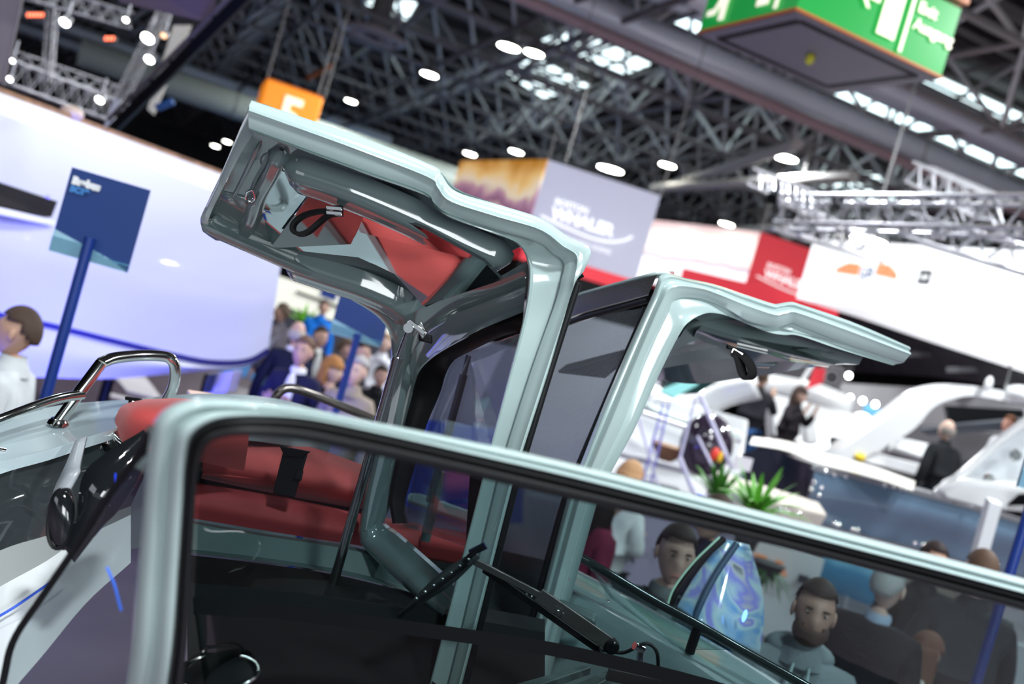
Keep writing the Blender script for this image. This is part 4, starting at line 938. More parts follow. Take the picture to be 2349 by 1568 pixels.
ARMS = {  # elbow, wrist, hand dir (right side, x positive), local: x right, y forward, z up
    'down': ((.25, -.03, 1.13), (.26, .06, .88), (0, .15, -1)),
    'hold': ((.24, .02, 1.13), (.12, .24, 1.20), (-.4, .5, .5)),
    'photo': ((.27, .12, 1.22), (.14, .26, 1.42), (-.1, .2, 1)),
    'out': ((.28, .06, 1.15), (.34, .26, .98), (.1, .6, -.5)),
    'pocket': ((.29, -.05, 1.14), (.20, .06, .95), (-.4, .2, -.8)),
}
def head_v(fem=False):
    V, F = ball_v((0, 0, 0), .076, .098, .122, 24, 18)
    out = []
    for v in V:
        x, y, z = v
        if z < 0:
            k = 1 + z * 2.6; x *= max(.45, k * .98 + .02); y = y * max(.6, 1 + z * 1.2) + (-z) * .22 * (1 if y > 0 else .5)
        if z > .05: y -= .01
        if y > .04:
            f_ = math.exp(-(x / .013) ** 2)
            y += .026 * f_ * math.exp(-((z + .022) / .022) ** 2) + .010 * f_ * math.exp(-((z - .005) / .03) ** 2)
            y -= .012 * math.exp(-((abs(x) - .032) / .016) ** 2) * math.exp(-((z - .012) / .014) ** 2)
            y += .007 * math.exp(-(x / .03) ** 2) * math.exp(-((z + .066) / .012) ** 2)
            y += .006 * math.exp(-(x / .04) ** 2) * math.exp(-((z - .036) / .010) ** 2)
            y += .010 * math.exp(-(x / .02) ** 2) * math.exp(-((z + .108) / .016) ** 2)
        out.append(Vector((x, y, z)))
    return out, F
def person(lb, foot, face, H=1.75, skin=(.50, .30, .22), hair=(.05, .03, .02), style='short', top=(.03, .03, .04), topn='jacket', legs=(.02, .03, .06), R_='down', L_='down',
           coat=False, beard=None, lean=0, inner=None, hood=False, yaw_head=0, held=None, build=1.0, dress=False):
    s = H / 1.75; foot = Vector(foot)
    t = thing('person', lb, 'person', foot)
    fd = Vector(face); fd.z = 0; fd.normalize()
    Mx = Matrix.Translation(foot) @ Matrix((Vector((fd.y, -fd.x, 0)), fd, Vector((0, 0, 1)))).transposed().to_4x4() @ Matrix.Scale(s, 4)
    T = lambda VF: ([Mx @ v for v in VF[0]], VF[1])
    ln = lambda z: Vector((0, lean * max(0, z - .95), 0))
    J = []; E = []; Rd = []
    def add(p, r_, par=None):
        J.append(Vector(p) + ln(p[2])); Rd.append(r_)
        if par is not None: E.append((par, len(J) - 1))
        return len(J) - 1
    b_ = build
    pel = add((0, 0, .96), (.145 * b_, .10 * b_)); wst = add((0, 0, 1.10), (.13 * b_, .09 * b_), pel); che = add((0, 0, 1.30), (.155 * b_, .105 * b_), wst)
    nk = add((0, 0, 1.46), (.06, .055), che); nk2 = add((0, .015, 1.56), (.048, .05), nk)
    arms = {}
    for sx, pose in ((1, R_), (-1, L_)):
        e, w_, hd = ARMS[pose]; 
        sh = add((.175 * sx * b_, 0, 1.40), (.055, .055), che); el = add((e[0] * sx, e[1], e[2]), (.040, .040), sh); wr = add((w_[0] * sx, w_[1], w_[2]), (.026, .026), el)
        hdv = Vector((hd[0] * sx, hd[1], hd[2])).normalized(); wp = Vector(w_); wp.x *= sx
        pm = wp + hdv * .07; pal = add(tuple(pm), (.034, .018), wr)
        sidev = hdv.cross(Vector((0, 1, 0))).normalized() if abs(hdv.y) < .9 else Vector((1, 0, 0))
        curl = Vector((-sx * .4, .5, 0)); fb = []
        for k, (o_, l_) in enumerate([(-.030, .060), (-.010, .072), (.010, .068), (.028, .052)]):
            a = pm + sidev * o_ + hdv * .035; i1_ = add(tuple(a), (.010, .010), pal)
            i2_ = add(tuple(a + (hdv + curl * .3).normalized() * l_ * .55), (.009, .009), i1_); add(tuple(a + (hdv + curl * .3).normalized() * l_ * .5 + (hdv + curl).normalized() * l_ * .5), (.0075, .0075), i2_)
        th = wp + hdv * .03 + sidev * -.034; i1_ = add(tuple(th), (.011, .011), pal); add(tuple(th + (hdv * .6 - sidev * .5 + curl * .3) * .05), (.009, .009), i1_)
        arms[sx] = (sh, el, wr)
    leg = {}
    for sx in (1, -1):
        h = add((.095 * sx, 0, .88), (.088 * b_, .09 * b_), pel); k_ = add((.10 * sx, .02, .50), (.055, .058), h); a = add((.105 * sx, -.02, .10), (.036, .04), k_); f_ = add((.115 * sx, .10, .035), (.035, .028), a)
        leg[sx] = (h, k_, a, f_)
    Rb = [(r_[0] * .80, r_[1] * .80) if (i < 3 or i in (arms[1][0], arms[-1][0], leg[1][0], leg[-1][0])) else r_ for i, r_ in enumerate(Rd)]
    V, F = skinned(J, E, Rb)
    hv, hf = head_v(); ya = Matrix.Rotation(yaw_head, 3, 'Z'); hc = Vector((0, .03, 1.655)) + ln(1.655)
    hp = [(ya @ v) + hc for v in hv]
    nb = len(V); V = V + hp; F = F + [tuple(i + nb for i in f) for f in hf]
    for sx in (1, -1):
        ev, ef = ball_v(hc + ya @ Vector((.079 * sx, -.005, -.008)), .010, .020, .032, 8, 6); nb = len(V); V += ev; F += [tuple(i + nb for i in f) for f in ef]
    body = mesh('body', *T((V, F)), skin_mat(skin, 'skin'), t, angle=180, keep=True)
    for sx in (1, -1):
        mesh('eye', *T(ball_v(hc + ya @ Vector((.032 * sx, .079, .011)), .0105, .009, .0058, 10, 8)), meye, t)
        mesh('iris', *T(ball_v(hc + ya @ Vector((.032 * sx, .087, .011)), .0052, .004, .0052, 8, 6)), miris, t)
    mesh('mouth', *T(ball_v(hc + ya @ Vector((0, .098, -.066)), .024, .008, .006, 10, 6)), mlip, t)
    hm = mat('hair', hair, .6, spec=.2, bump=.5, bscale=120)
    for sx in (1, -1):
        mesh('eyebrow', *T(ball_v(hc + ya @ Vector((.032 * sx, .091, .030)), .017, .006, .0045, 8, 6)), hm, t)
    # clothing top
    z_low = .86 if not (coat or dress) else .62
    def cl(joints, extra, mt, nm, sub=1):
        ix = {j: k for k, j in enumerate(joints)}; vs = [J[j] for j in joints]; rr = []
        for j in joints:
            r_ = Rd[j]; rr.append((r_[0] + extra, r_[1] + extra))
        ed = [(ix[a], ix[b2]) for a, b2 in E if a in ix and b2 in ix]
        return vs, ed, rr
    js = [pel, wst, che] + [j for sx in (1, -1) for j in arms[sx]]
    vs, ed, rr = cl(js, .024, None, '')
    vs.append(Vector((0, 0, z_low))); rr.append((.150 * b_ + .03, .115 * b_ + .02)); ed.append((0, len(vs) - 1))
    vs.append(Vector((0, .0, 1.475)) + ln(1.475)); rr.append((.078, .07)); ed.append((2, len(vs) - 1))
    mtop = mat(topn, top, .75, spec=.12, noise_=.12, nscale=9, bump=.35, bscale=60)
    mesh(topn, *T(skinned(vs, ed, rr)), mtop, t, angle=180, keep=True)
    if inner:
        mi = mat('shirt_front', inner, .7)
        mesh('shirt_front', *T(ball_v(Vector((0, .115 * b_, 1.32)) + ln(1.32), .045, .022, .16, 12, 8)), mi, t)
        mesh('collar', *T(lathe_v(Vector((0, .008, 1.465)) + ln(1.46), [(.062, 0), (.068, .03), (.060, .055), (.055, .05)], 16)), mi, t)
    else:
        mesh('collar', *T(lathe_v(Vector((0, .008, 1.455)) + ln(1.46), [(.100, -.01), (.082, .035), (.066, .062), (.064, .085), (.057, .08)], 16)), mtop, t)
    if hood:
        Vh, Fh = ball_v(Vector((0, -.05, 1.475)) + ln(1.475), .14, .10, .065, 16, 10); mesh('hood', *T((Vh, Fh)), mtop, t)
        for sx in (1, -1): mesh('drawstring', *T(tube_v([Vector((.03 * sx, .11, 1.46)), Vector((.04 * sx, .15, 1.35)), Vector((.035 * sx, .152, 1.22))], .005, 6)), mat('pale_cord', (.4, .55, .55), .6), t)
    # trousers
    js = [pel] + [j for sx in (1, -1) for j in leg[sx][:3]]
    vs, ed, rr = cl(js, .014, None, '')
    mleg = mat('trousers', legs, .8, spec=.12, bump=.25, bscale=80)
    mesh('trousers', *T(skinned(vs, ed, rr)), mleg, t, angle=180, keep=True)
    for sx in (1, -1):
        p = J[leg[sx][2]]; V1, F1 = ball_v(Vector((p.x + .005, .05, .045)), .052, .135, .050, 12, 8)
        V1 = [Vector((v.x, v.y, max(v.z, .0))) for v in V1]; mesh('shoe', *T((V1, F1)), M['black'], t)
    # hair
    def cap(top_, scale, cut):
        Vc, Fc = ball_v((0, 0, 0), .084 * scale, .108 * scale, .127 * scale, 22, 16); keep = []
        o_ = []
        for v in Vc: 
            v = v + Vector((0, -.012, .010)); o_.append(v)
        Fk = [f for f in Fc if all(cut(o_[i]) for i in f)]
        return [ya @ v + hc for v in o_], Fk
    if style in ('short', 'grey_short', 'crop', 'fringe'):
        c_ = (lambda v: v.z > .055 - max(0, -v.y) * 1.1 + max(0, v.y - .05) * .4 and v.z > -.06) if style != 'crop' else (lambda v: v.z > .07 - max(0, -v.y) * 1.15 and v.z > -.045)
        vv, ff = cap(1, 1.0 if style != 'crop' else .97, c_); mesh('hair', vv and [Mx @ v for v in vv], ff, hm, t, keep=True, solid=.005)
    elif style == 'bald':
        vv, ff = cap(1, .985, lambda v: -.06 < v.z < .045 - max(0, v.y) * 2 and v.y < .03); mesh('hair', [Mx @ v for v in vv], ff, hm, t, keep=True, solid=.006)
    elif style in ('long', 'bob', 'pony'):
        vv, ff = cap(1, 1.07, lambda v: v.z > .035 - max(0, -v.y + .02) * 1.6 and v.z > -.09); mesh('hair', [Mx @ v for v in vv], ff, hm, t, keep=True, solid=.012)
        low = -.34 if style == 'long' else -.16
        rails = []
        for k in range(9):
            a = math.pi * (1.0 + k / 8.0) ; cx, cy = math.cos(a), math.sin(a)
            f0 = .96
            if k in (0, 8): cy = .12
            rails.append([ya @ Vector((cx * .082 * q, cy * .100 * q - .012, zz)) + hc for q, zz in ((1.0, .06), (1.10, -.03), (1.16, -.12), (1.05, low * .8), (.85, low))])
        loft('hair_length', [[Mx @ v for v in r_] for r_ in rails], hm, t, n=10, cross=18, solid=.02)
    if beard:
        Vb, Fb = ball_v((0, .012, -.062), .066, .094, .062, 20, 14)
        Fk = [f for f in Fb if all(Vb[i].y > .02 and Vb[i].z < -.035 - .3 * max(0, Vb[i].y - .09) for i in f)]
        mesh('beard', [Mx @ (ya @ v + hc) for v in Vb], Fk, mat('beard', beard, .8), t, keep=True, solid=.008)
    if held == 'phone':
        w_ = J[arms[1][2]]; hv_ = (J[arms[1][2]] + J[arms[-1][2]]) / 2
        c = Mx @ (w_ * .5 + hv_ * .5 + Vector((0, .09, .10))); o = box('mobile_phone', c, Vector((fd.y, -fd.x, 0)) * .065, fd * .005, NZ * .035, M['black'], bevel=.003); tag(o, 'dark phone held up by the ' + lb[:lb.find(' ', 12) if len(lb) > 14 else None].lower(), 'phone')
        return t, o
    return t
TO = lambda p, a=0: (Matrix.Rotation(R(a), 3, 'Z') @ (CAM - Vector(p)))
def stand(x, y, H, zf=0.0):            # foot point so that the head centre lies at pixel x,y
    hz = zf + 1.655 * H / 1.75; p = PZ(x, y, hz)
    return Vector((p.x, p.y, zf))
def stand_d(x, y, H, d):
    p = P(x, y, d); return Vector((p.x, p.y, p.z - 1.655 * H / 1.75))
f = stand(52, 765, 1.80); person('man in a white shirt walking left below the navy sign', f, (-1, -.12, 0), 1.80, (.48, .29, .21), (.07, .045, .035), 'short', (.55, .58, .60), 'shirt', (.02, .03, .07))
# crowd behind the left door
crowd = [
 ('bald man in a navy sweater gesturing at the left of the crowd', 682, 765, 1.80, dict(skin=(.58, .36, .28), hair=(.45, .40, .35), style='bald', top=(.010, .012, .035), topn='sweater', legs=(.06, .09, .20), R_='hold', inner=(.7, .7, .75)), 190),
 ('man in grey jacket partly hidden by the white hull edge', 650, 718, 1.78, dict(hair=(.10, .07, .05), top=(.09, .08, .10), topn='jacket', legs=(.15, .28, .42), R_='hold'), -120),
 ('brown haired man in a navy jacket and white shirt holding a phone', 698, 806, 1.81, dict(hair=(.14, .08, .05), style='fringe', top=(.012, .012, .045), topn='jacket', legs=(.01, .015, .03), R_='hold', L_='hold', inner=(.8, .8, .82)), -20),
 ('dark haired man in a black jacket behind the phone user', 733, 772, 1.74, dict(hair=(.03, .02, .015), top=(.010, .010, .015), topn='jacket', inner=(.75, .75, .72)), 30),
 ('strawberry blonde woman in black at the middle of the crowd', 762, 848, 1.63, dict(skin=(.62, .42, .36), hair=(.40, .18, .06), style='bob', top=(.008, .008, .010), topn='dress', dress=True, inner=(.58, .38, .30), yaw_head=.9), 10),
 ('grey haired man in a beige pullover right of the blue pole', 822, 852, 1.79, dict(skin=(.60, .40, .33), hair=(.38, .36, .36), top=(.30, .25, .21), topn='pullover', legs=(.2, .18, .17)), -25),
 ('person in a black cap and dark jacket behind the beige pullover', 822, 806, 1.78, dict(hair=(.01, .01, .01), top=(.02, .02, .03), topn='jacket'), 60),
 ('man in a black suit at the right of the crowd near the door', 872, 862, 1.60, dict(skin=(.40, .24, .18), hair=(.02, .015, .01), top=(.006, .006, .008), topn='jacket', legs=(.005, .005, .008)), 20),
 ('person in white at the far right of the crowd above the strut', 884, 788, 1.80, dict(skin=(.62, .42, .35), hair=(.3, .2, .12), top=(.8, .8, .85), topn='shirt'), -10),
 ('person in dark teal behind the blue pole in the crowd', 790, 800, 1.70, dict(hair=(.08, .05, .03), top=(.02, .06, .12), topn='jacket'), 90),
]
for lb, x, y, H, kw, a in crowd:
    f = stand(x, y, H); person(lb, f, TO(f, a), H, **kw)
f = stand_d(742, 706, 1.76, 15.5); person('person in a bright blue shirt seen highest in the crowd', f, TO(f, 10), 1.76, (.5, .3, .22), (.06, .04, .03), 'short', (.01, .15, .55), 'shirt', (.3, .3, .3))
bx = f.copy(); o = hprism('platform', [bx + Vector(v) for v in ((-.5, -.4, 0), (.5, -.4, 0), (.5, .4, 0), (-.5, .4, 0))], 0, max(.02, f.z), mgd, bevel=.01); tag(o, 'dark platform under the person in bright blue', 'platform')
# couple taking photographs on the boat deck
f1 = stand_d(1749, 868, 1.84, 14.6); r1 = person('man in a black pullover and jeans photographing on the boat deck', f1, TO(f1, 165), 1.84, (.45, .28, .2), (.05, .03, .02), 'short', (.015, .015, .02), 'pullover', (.02, .06, .16), R_='photo', L_='photo', build=1.1)
f2 = stand_d(1832, 905, 1.70, 14.8); person('long haired woman in dark clothes photographing beside him', f2, TO(f2, 60), 1.70, (.5, .32, .25), (.05, .03, .025), 'long', (.02, .016, .02), 'jacket', (.04, .03, .04), R_='photo', L_='photo')
cc_ = (f1 + f2) / 2
o = hprism('deck_platform', [cc_ + Vector(v) for v in ((-1.0, -.45, 0), (1.0, -.45, 0), (1.0, .8, 0), (-1.0, .8, 0))], .0, cc_.z - .02, M['whiteboat'], bevel=.03); tag(o, 'white deck block under the photographing couple', 'platform')
f = stand_d(2186, 990, 1.78, 12.0); person('bald man in a black sweater reaching over the white cockpit', f, TO(f, -140), 1.78, (.58, .38, .30), (.25, .22, .2), 'bald', (.012, .013, .015), 'sweater', (.01, .02, .04), R_='out', L_='down', lean=.12)
o = hprism('deck_platform', [f + Vector(v) for v in ((-.6, -.4, 0), (.6, -.4, 0), (.6, .4, 0), (-.6, .4, 0))], 0, f.z - .01, mat('pale_teak_deck', (.40, .34, .28), .6), bevel=.03); tag(o, 'deck block under the bald man in black', 'platform')
f = stand_d(2318, 975, 1.75, 13.8); person('red faced man seated behind the white wing at the right', f, TO(f, -40), 1.75, (.60, .30, .22), (.2, .08, .04), 'short', (.75, .75, .78), 'shirt', (.1, .1, .1))
o = hprism('deck_platform', [f + Vector(v) for v in ((-.5, -.3, 0), (.5, -.3, 0), (.5, .5, 0), (-.5, .5, 0))], 0, max(.05, f.z), mgd, bevel=.03); tag(o, 'dark deck block under the red faced man', 'platform')
# seen through the windscreen
f = stand(1440, 1098, 1.68); person('woman with light brown hair and white top behind the windscreen frame', f, TO(f, 150), 1.68, (.58, .40, .32), (.42, .24, .12), 'bob', (.78, .80, .80), 'blouse', (.02, .02, .03), R_='hold')
f = stand(1390, 1140, 1.68); person('woman with long black hair in a burgundy top behind the frame', f, TO(f, 120), 1.68, (.5, .32, .26), (.008, .006, .006), 'long', (.16, .02, .05), 'top', (.01, .01, .01))
f = stand(1546, 1268, 1.80); person('frowning man in a dark vest looking up through the windscreen', f, TO(f, 15), 1.80, (.60, .40, .32), (.035, .025, .02), 'short', (.02, .028, .035), 'vest_jacket', (.02, .02, .03), R_='hold', L_='pocket', inner=(.16, .18, .19), build=1.05)
f = stand(1648, 1190, 1.82); person('dark haired man in a black jacket right behind the frowning man', f, TO(f, -50), 1.82, (.45, .28, .22), (.03, .02, .015), 'short', (.008, .012, .03), 'jacket', (.01, .01, .015))
f = stand(1866, 1400, 1.80); person('bearded man in a grey hooded sweatshirt seen through the windscreen', f, TO(f, 8), 1.80, (.36, .22, .17), (.03, .02, .015), 'crop', (.20, .24, .26), 'sweatshirt', (.02, .02, .03), R_='pocket', L_='pocket', beard=(.05, .025, .015), hood=True, inner=None, build=1.1)
f = stand(2034, 1345, 1.80); person('white haired man in a black suit seen from behind', f, TO(f, 165), 1.80, (.55, .38, .32), (.40, .41, .41), 'short', (.007, .007, .010), 'jacket', (.006, .006, .008), coat=True, inner=(.35, .45, .6), build=1.15)
f = stand(2135, 1286, 1.82); person('man in a black printed shirt right of the white haired man', f, TO(f, 30), 1.82, (.50, .30, .22), (.03, .02, .02), 'short', (.010, .012, .016), 'shirt', (.01, .01, .015), build=1.1)
f = stand(2250, 1318, 1.93); person('person in a charcoal shirt with bare arms at the lower right', f, TO(f, -160), 1.93, (.48, .30, .24), (.10, .06, .04), 'short', (.022, .026, .03), 'shirt', (.02, .03, .05), R_='out', build=1.15)
f = stand(2116, 1496, 1.44); person('small girl with long reddish brown hair and cream hooded coat', f, TO(f, 125), 1.44, (.55, .36, .30), (.12, .05, .03), 'long', (.52, .52, .48), 'hooded_coat', (.05, .05, .08), hood=True, yaw_head=.2)
# ================================================================= the grey-green boat
bo = thing('motorboat', 'grey green motorboat with both gullwing roof doors standing open', 'boat', P(1100, 1500, 2.6) - NZ * .9)
g = M['gel']; gi = M['gelin']
# ---------- left gullwing door : outer rim, rails in photo order from roof tip to pillar foot
r1 = [(577, 230), (833, 316), (991, 379), (1012, 398), (1045, 438), (1140, 468), (1240, 500), (1300, 540), (1354, 571), (1340, 620), (1318, 650), (1262, 840), (1199, 1035), (1175, 1115), (1060, 1568), (1020, 1700)]
r2 = [(574, 258), (833, 351), (984, 410), (1005, 432), (1035, 465), (1135, 498), (1238, 529), (1290, 566), (1322, 590), (1316, 640), (1304, 690), (1248, 860), (1190, 1038), (1166, 1118), (1052, 1568), (1012, 1700)]
r3 = [(570, 293), (833, 389), (970, 438), (995, 465), (1026, 488), (1130, 524), (1235, 555), (1265, 578), (1293, 602), (1287, 645), (1272, 700), (1219, 850), (1161, 1033), (1140, 1112), (1030, 1568), (990, 1700)]
r5 = [(571, 298), (833, 396), (972, 446), (997, 473), (1030, 497), (1085, 518), (1160, 545), (1190, 562), (1207, 590), (1213, 640), (1200, 732), (1165, 870), (1126, 1018), (1104, 1105), (985, 1568), (945, 1700)]
dd = [2.08, 2.13, 2.17, 2.18, 2.18, 2.20, 2.22, 2.24, 2.26, 2.26, 2.27, 2.28, 2.30, 2.31, 2.34, 2.36]
q = lambda rr, o=0: [P(x, y, d + o) for (x, y), d in zip(rr, dd)]
door = bpy.data.objects.new('gullwing_door', None); COL.objects.link(door); door.parent = bo; ORI[door.name] = Vector((0, 0, 0))
door.location = (0, 0, 0); door['label'] = 'left gullwing door, roof half reaching to the left'
def mid(a, b, f, o): return [x.lerp(y, f) + FW * o for x, y in zip(a, b)]
A1, A2, A3, A5 = q(r1), q(r2), q(r3), q(r5)
rails = [q(r1, .13), q(r1, .02), mid(A1, A1, 0, 0), mid(A1, A2, .5, -.012), mid(A1, A2, .88, -.012), mid(A2, A3, .0, -.024), mid(A2, A3, .12, -.016), mid(A2, A3, .5, -.008), mid(A2, A3, .92, .0), mid(A2, A3, 1, .004), mid(A3, A3, 1, .016)]
loft('outer_rim', rails, g, door, n=90, angle=50)
loft('recess_face', [mid(A3, A3, 1, .016), mid(A3, A5, .5, .020), mid(A3, A5, .86, .016), mid(A3, A5, .95, .000), mid(A3, A5, 1, .004), q(r5, .03), q(r5, .16)], g, door, n=90, angle=50)
# outside skin of that door (seen from behind only)
# ---------- underside liner of the roof half
nr = [(572, 300), (833, 398), (972, 448), (1030, 499), (1160, 547), (1207, 592)]
fr = [(470, 522), (560, 566), (660, 612), (750, 652), (835, 700), (890, 745)]
nd = [2.10, 2.14, 2.18, 2.19, 2.23, 2.27]; fd_ = [2.58, 2.63, 2.68, 2.74, 2.80, 2.84]
N_ = [P(x, y, d) for (x, y), d in zip(nr, nd)]; F_ = [P(x, y, d) for (x, y), d in zip(fr, fd_)]
upv = (N_[0] - F_[0]).cross(N_[3] - N_[0]).normalized(); upv = upv if upv.dot(NZ) > 0 else -upv
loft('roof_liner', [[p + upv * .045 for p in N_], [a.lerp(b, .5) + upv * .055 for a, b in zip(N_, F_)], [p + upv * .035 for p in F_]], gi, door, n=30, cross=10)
loft('roof_skin', [[p + upv * .075 for p in N_], [a.lerp(b, .5) + upv * .10 for a, b in zip(N_, F_)], [p + upv * .07 for p in F_]], g, door, n=30, cross=10)
def U(u, v, o=0.0):                    # point on underside: u along (0 tip..1 corner), v near(0)..far(1)
    k = u * 5; i = min(int(k), 4); f_ = k - i
    a = N_[i].lerp(N_[i + 1], f_); b = F_[i].lerp(F_[i + 1], f_)
    return a.lerp(b, v) + upv * (.045 - o)
def upx(x, y, o=0.0):                  # project a pixel on the underside plane
    r = FW + (x - 1174.5) / FPX * CR - (y - 784) / FPX * CU
    o0 = U(.3, .5, o); return CAM + r * ((o0 - CAM).dot(upv) / r.dot(upv))
# tip edge
tp_ = [(577, 230), (540, 320), (508, 395), (480, 455), (460, 500), (462, 520)]
ti_ = [(592, 290), (556, 345), (522, 410), (494, 465), (478, 505), (480, 522)]
td = [2.08, 2.20, 2.32, 2.44, 2.54, 2.58]
loft('tip_edge', [[P(x, y, d + .03) for (x, y), d in zip(tp_, td)], [P(x, y, d) for (x, y), d in zip(tp_, td)], [P(x * .6 + X * .4, y * .6 + Y * .4, d - .01) for (x, y), (X, Y), d in zip(tp_, ti_, td)], [P(x, y, d + .0) for (x, y), d in zip(ti_, td)], [P(x, y, d + .04) for (x, y), d in zip(ti_, td)]], g, door, n=24, angle=50)
# far rim: bottom left edge then curving down the far leg
fo = [(462, 520), (480, 540), (620, 602), (750, 660), (828, 700), (872, 732), (893, 765), (897, 810), (886, 880), (868, 965), (850, 1050), (836, 1130), (822, 1215)]
fi = [(476, 505), (492, 518), (630, 580), (762, 632), (850, 672), (905, 705), (935, 745), (945, 800), (935, 880), (917, 965), (893, 1060), (868, 1150), (850, 1210)]
fg = [(500, 490), (520, 505), (650, 560), (785, 612), (880, 650), (950, 690), (985, 745), (985, 810), (960, 885), (940, 970), (920, 1060), (900, 1140), (880, 1200)]
fdd = [2.58, 2.59, 2.66, 2.72, 2.77, 2.80, 2.82, 2.83, 2.83, 2.82, 2.80, 2.78, 2.76]
q2 = lambda rr, o=0: [P(x, y, d + o) for (x, y), d in zip(rr, fdd)]
fA, fB, fC = q2(fo), q2(fi), q2(fg)
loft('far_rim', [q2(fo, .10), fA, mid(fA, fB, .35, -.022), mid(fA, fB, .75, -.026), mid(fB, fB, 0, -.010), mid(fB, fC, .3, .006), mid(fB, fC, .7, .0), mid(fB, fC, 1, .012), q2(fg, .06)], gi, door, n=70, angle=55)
# sill: lower return of the door opening
so = [(822, 1215), (828, 1245), (850, 1272), (900, 1320), (960, 1375), (1010, 1418)]
si = [(850, 1205), (858, 1228), (885, 1245), (930, 1288), (985, 1340), (1030, 1382)]
sg = [(880, 1195), (895, 1208), (915, 1222), (965, 1265), (1010, 1305), (1050, 1340)]
sd_ = [2.76, 2.74, 2.70, 2.60, 2.50, 2.42]
q3 = lambda rr, o=0: [P(x, y, d + o) for (x, y), d in zip(rr, sd_)]
sA, sB, sC = q3(so), q3(si), q3(sg)
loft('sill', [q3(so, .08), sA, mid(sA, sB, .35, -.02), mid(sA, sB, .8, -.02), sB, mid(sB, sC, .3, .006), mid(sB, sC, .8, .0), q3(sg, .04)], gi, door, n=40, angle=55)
# side panel above the window (faces left), from roof corner line to window arch
ua = [(1209, 598), (1130, 642), (1050, 672), (985, 700), (940, 722), (912, 760)]
ub = [(1206, 655), (1120, 690), (1040, 722), (985, 756), (955, 790), (938, 840)]
uc = [(1200, 715), (1110, 752), (1030, 793), (985, 822), (958, 852), (945, 900)]
ud = [2.30, 2.42, 2.56, 2.68, 2.76, 2.80]
q4 = lambda rr, o=0: [P(x, y, d + o) for (x, y), d in zip(rr, ud)]
uA, uB, uC = q4(ua), q4(ub), q4(uc)
loft('cant_rail', [uA, mid(uA, uB, .5, .03), mid(uA, uB, .85, .03), mid(uB, uB, 0, .008), mid(uB, uC, .15, .012), mid(uB, uC, .6, .03), mid(uC, uC, 0, .018), q4(uc, .06)], gi, door, n=40, angle=50)
# black window surround
wo = [(1200, 715), (1110, 755), (1030, 796), (985, 826), (960, 856), (946, 905), (925, 985), (905, 1070), (893, 1140), (900, 1200)]
wi = [(1196, 760), (1150, 772), (1075, 808), (1040, 828), (1022, 860), (1010, 900), (975, 985), (950, 1075), (930, 1150), (935, 1200)]
wd_ = [2.36, 2.46, 2.60, 2.70, 2.78, 2.82, 2.81, 2.79, 2.77, 2.74]
q5 = lambda rr, o=0: [P(x, y, d + o) for (x, y), d in zip(rr, wd_)]
loft('window_surround', [q5(wo, .0), [a.lerp(b, .2) for a, b in zip(q5(wo, -.008), q5(wi, .0))], [a.lerp(b, .75) for a, b in zip(q5(wo, .0), q5(wi, .01))], q5(wi, .02), q5(wi, .05)], M['black'], door, n=50, angle=50)
def pane(name, pts, m_, par, th=.006): return slab(name, pts, th, m_, par, smooth=False)
dwg = glass_mat('door_window_glass', (.80, .82, .86), .05)
pane('window_glass', [P(1190, 765, 2.40), P(1075, 805, 2.62), P(1030, 830, 2.74), P(950, 1075, 2.80), P(925, 1205, 2.76), P(1090, 1260, 2.45), P(1130, 1040, 2.40)], dwg, door)
# lower dark seal right of the window, seen through the windscreen
loft('rear_seal', [[P(1112, 1090, 2.44), P(1098, 1180, 2.45), P(1075, 1290, 2.46)], [P(1078, 1085, 2.46), P(1072, 1180, 2.47), P(1068, 1262, 2.48)]], M['black'], door, n=10, solid=.01)
# liner details: cross rib, pockets and stiffener swages
def ridge(name, pts, wv, hgt, o=.0, m_=gi, n=26, flat=.45):
    path = cr([upx(x, y, o) for x, y in pts], n); rs = [[], [], [], [], []]
    for i, p in enumerate(path):
        t_ = (path[min(i + 1, n - 1)] - path[max(i - 1, 0)]).normalized(); s_ = t_.cross(upv).normalized(); e = min(1, math.sin(math.pi * (i + .6) / (n + .2)) * 4)
        for k, (a, h) in enumerate([(-1, -.004), (-flat, hgt), (0, hgt * 1.08), (flat, hgt), (1, -.004)]): rs[k].append(p + s_ * wv * a * e - upv * h * e)
    return loft(name, rs, m_, door, cross=14, angle=70)
ridge('cross_rib', [(648, 338), (628, 385), (598, 440), (578, 500), (545, 555)], .030, .028)
ridge('roof_swage', [(655, 372), (800, 420), (940, 480), (1060, 540), (1175, 590)], .052, .050, flat=.6)
ridge('roof_swage', [(655, 585), (760, 620), (850, 650), (925, 690), (955, 745)], .055, .050, flat=.6)
ridge('tip_swage', [(600, 320), (580, 365), (555, 415), (535, 450)], .008, .016)
ridge('tip_swage', [(515, 415), (500, 455), (480, 500), (475, 515)], .010, .022)
def pocket(name, pts, o, h):
    a = [upx(x, y, o) for x, y in pts]; return prism(name, [p - upv * h for p in a], [p + upv * .01 for p in a], gi, door, bevel=.008)
pocket('latch_housing', [(510, 430), (572, 450), (580, 470), (540, 545), (478, 522), (492, 470)], .0, .016)
pocket('corner_pad', [(488, 498), (532, 515), (536, 545), (500, 543), (474, 526)], .016, .016)
pocket('rib_step', [(598, 438), (584, 448), (580, 462), (596, 452)], .02, .028)
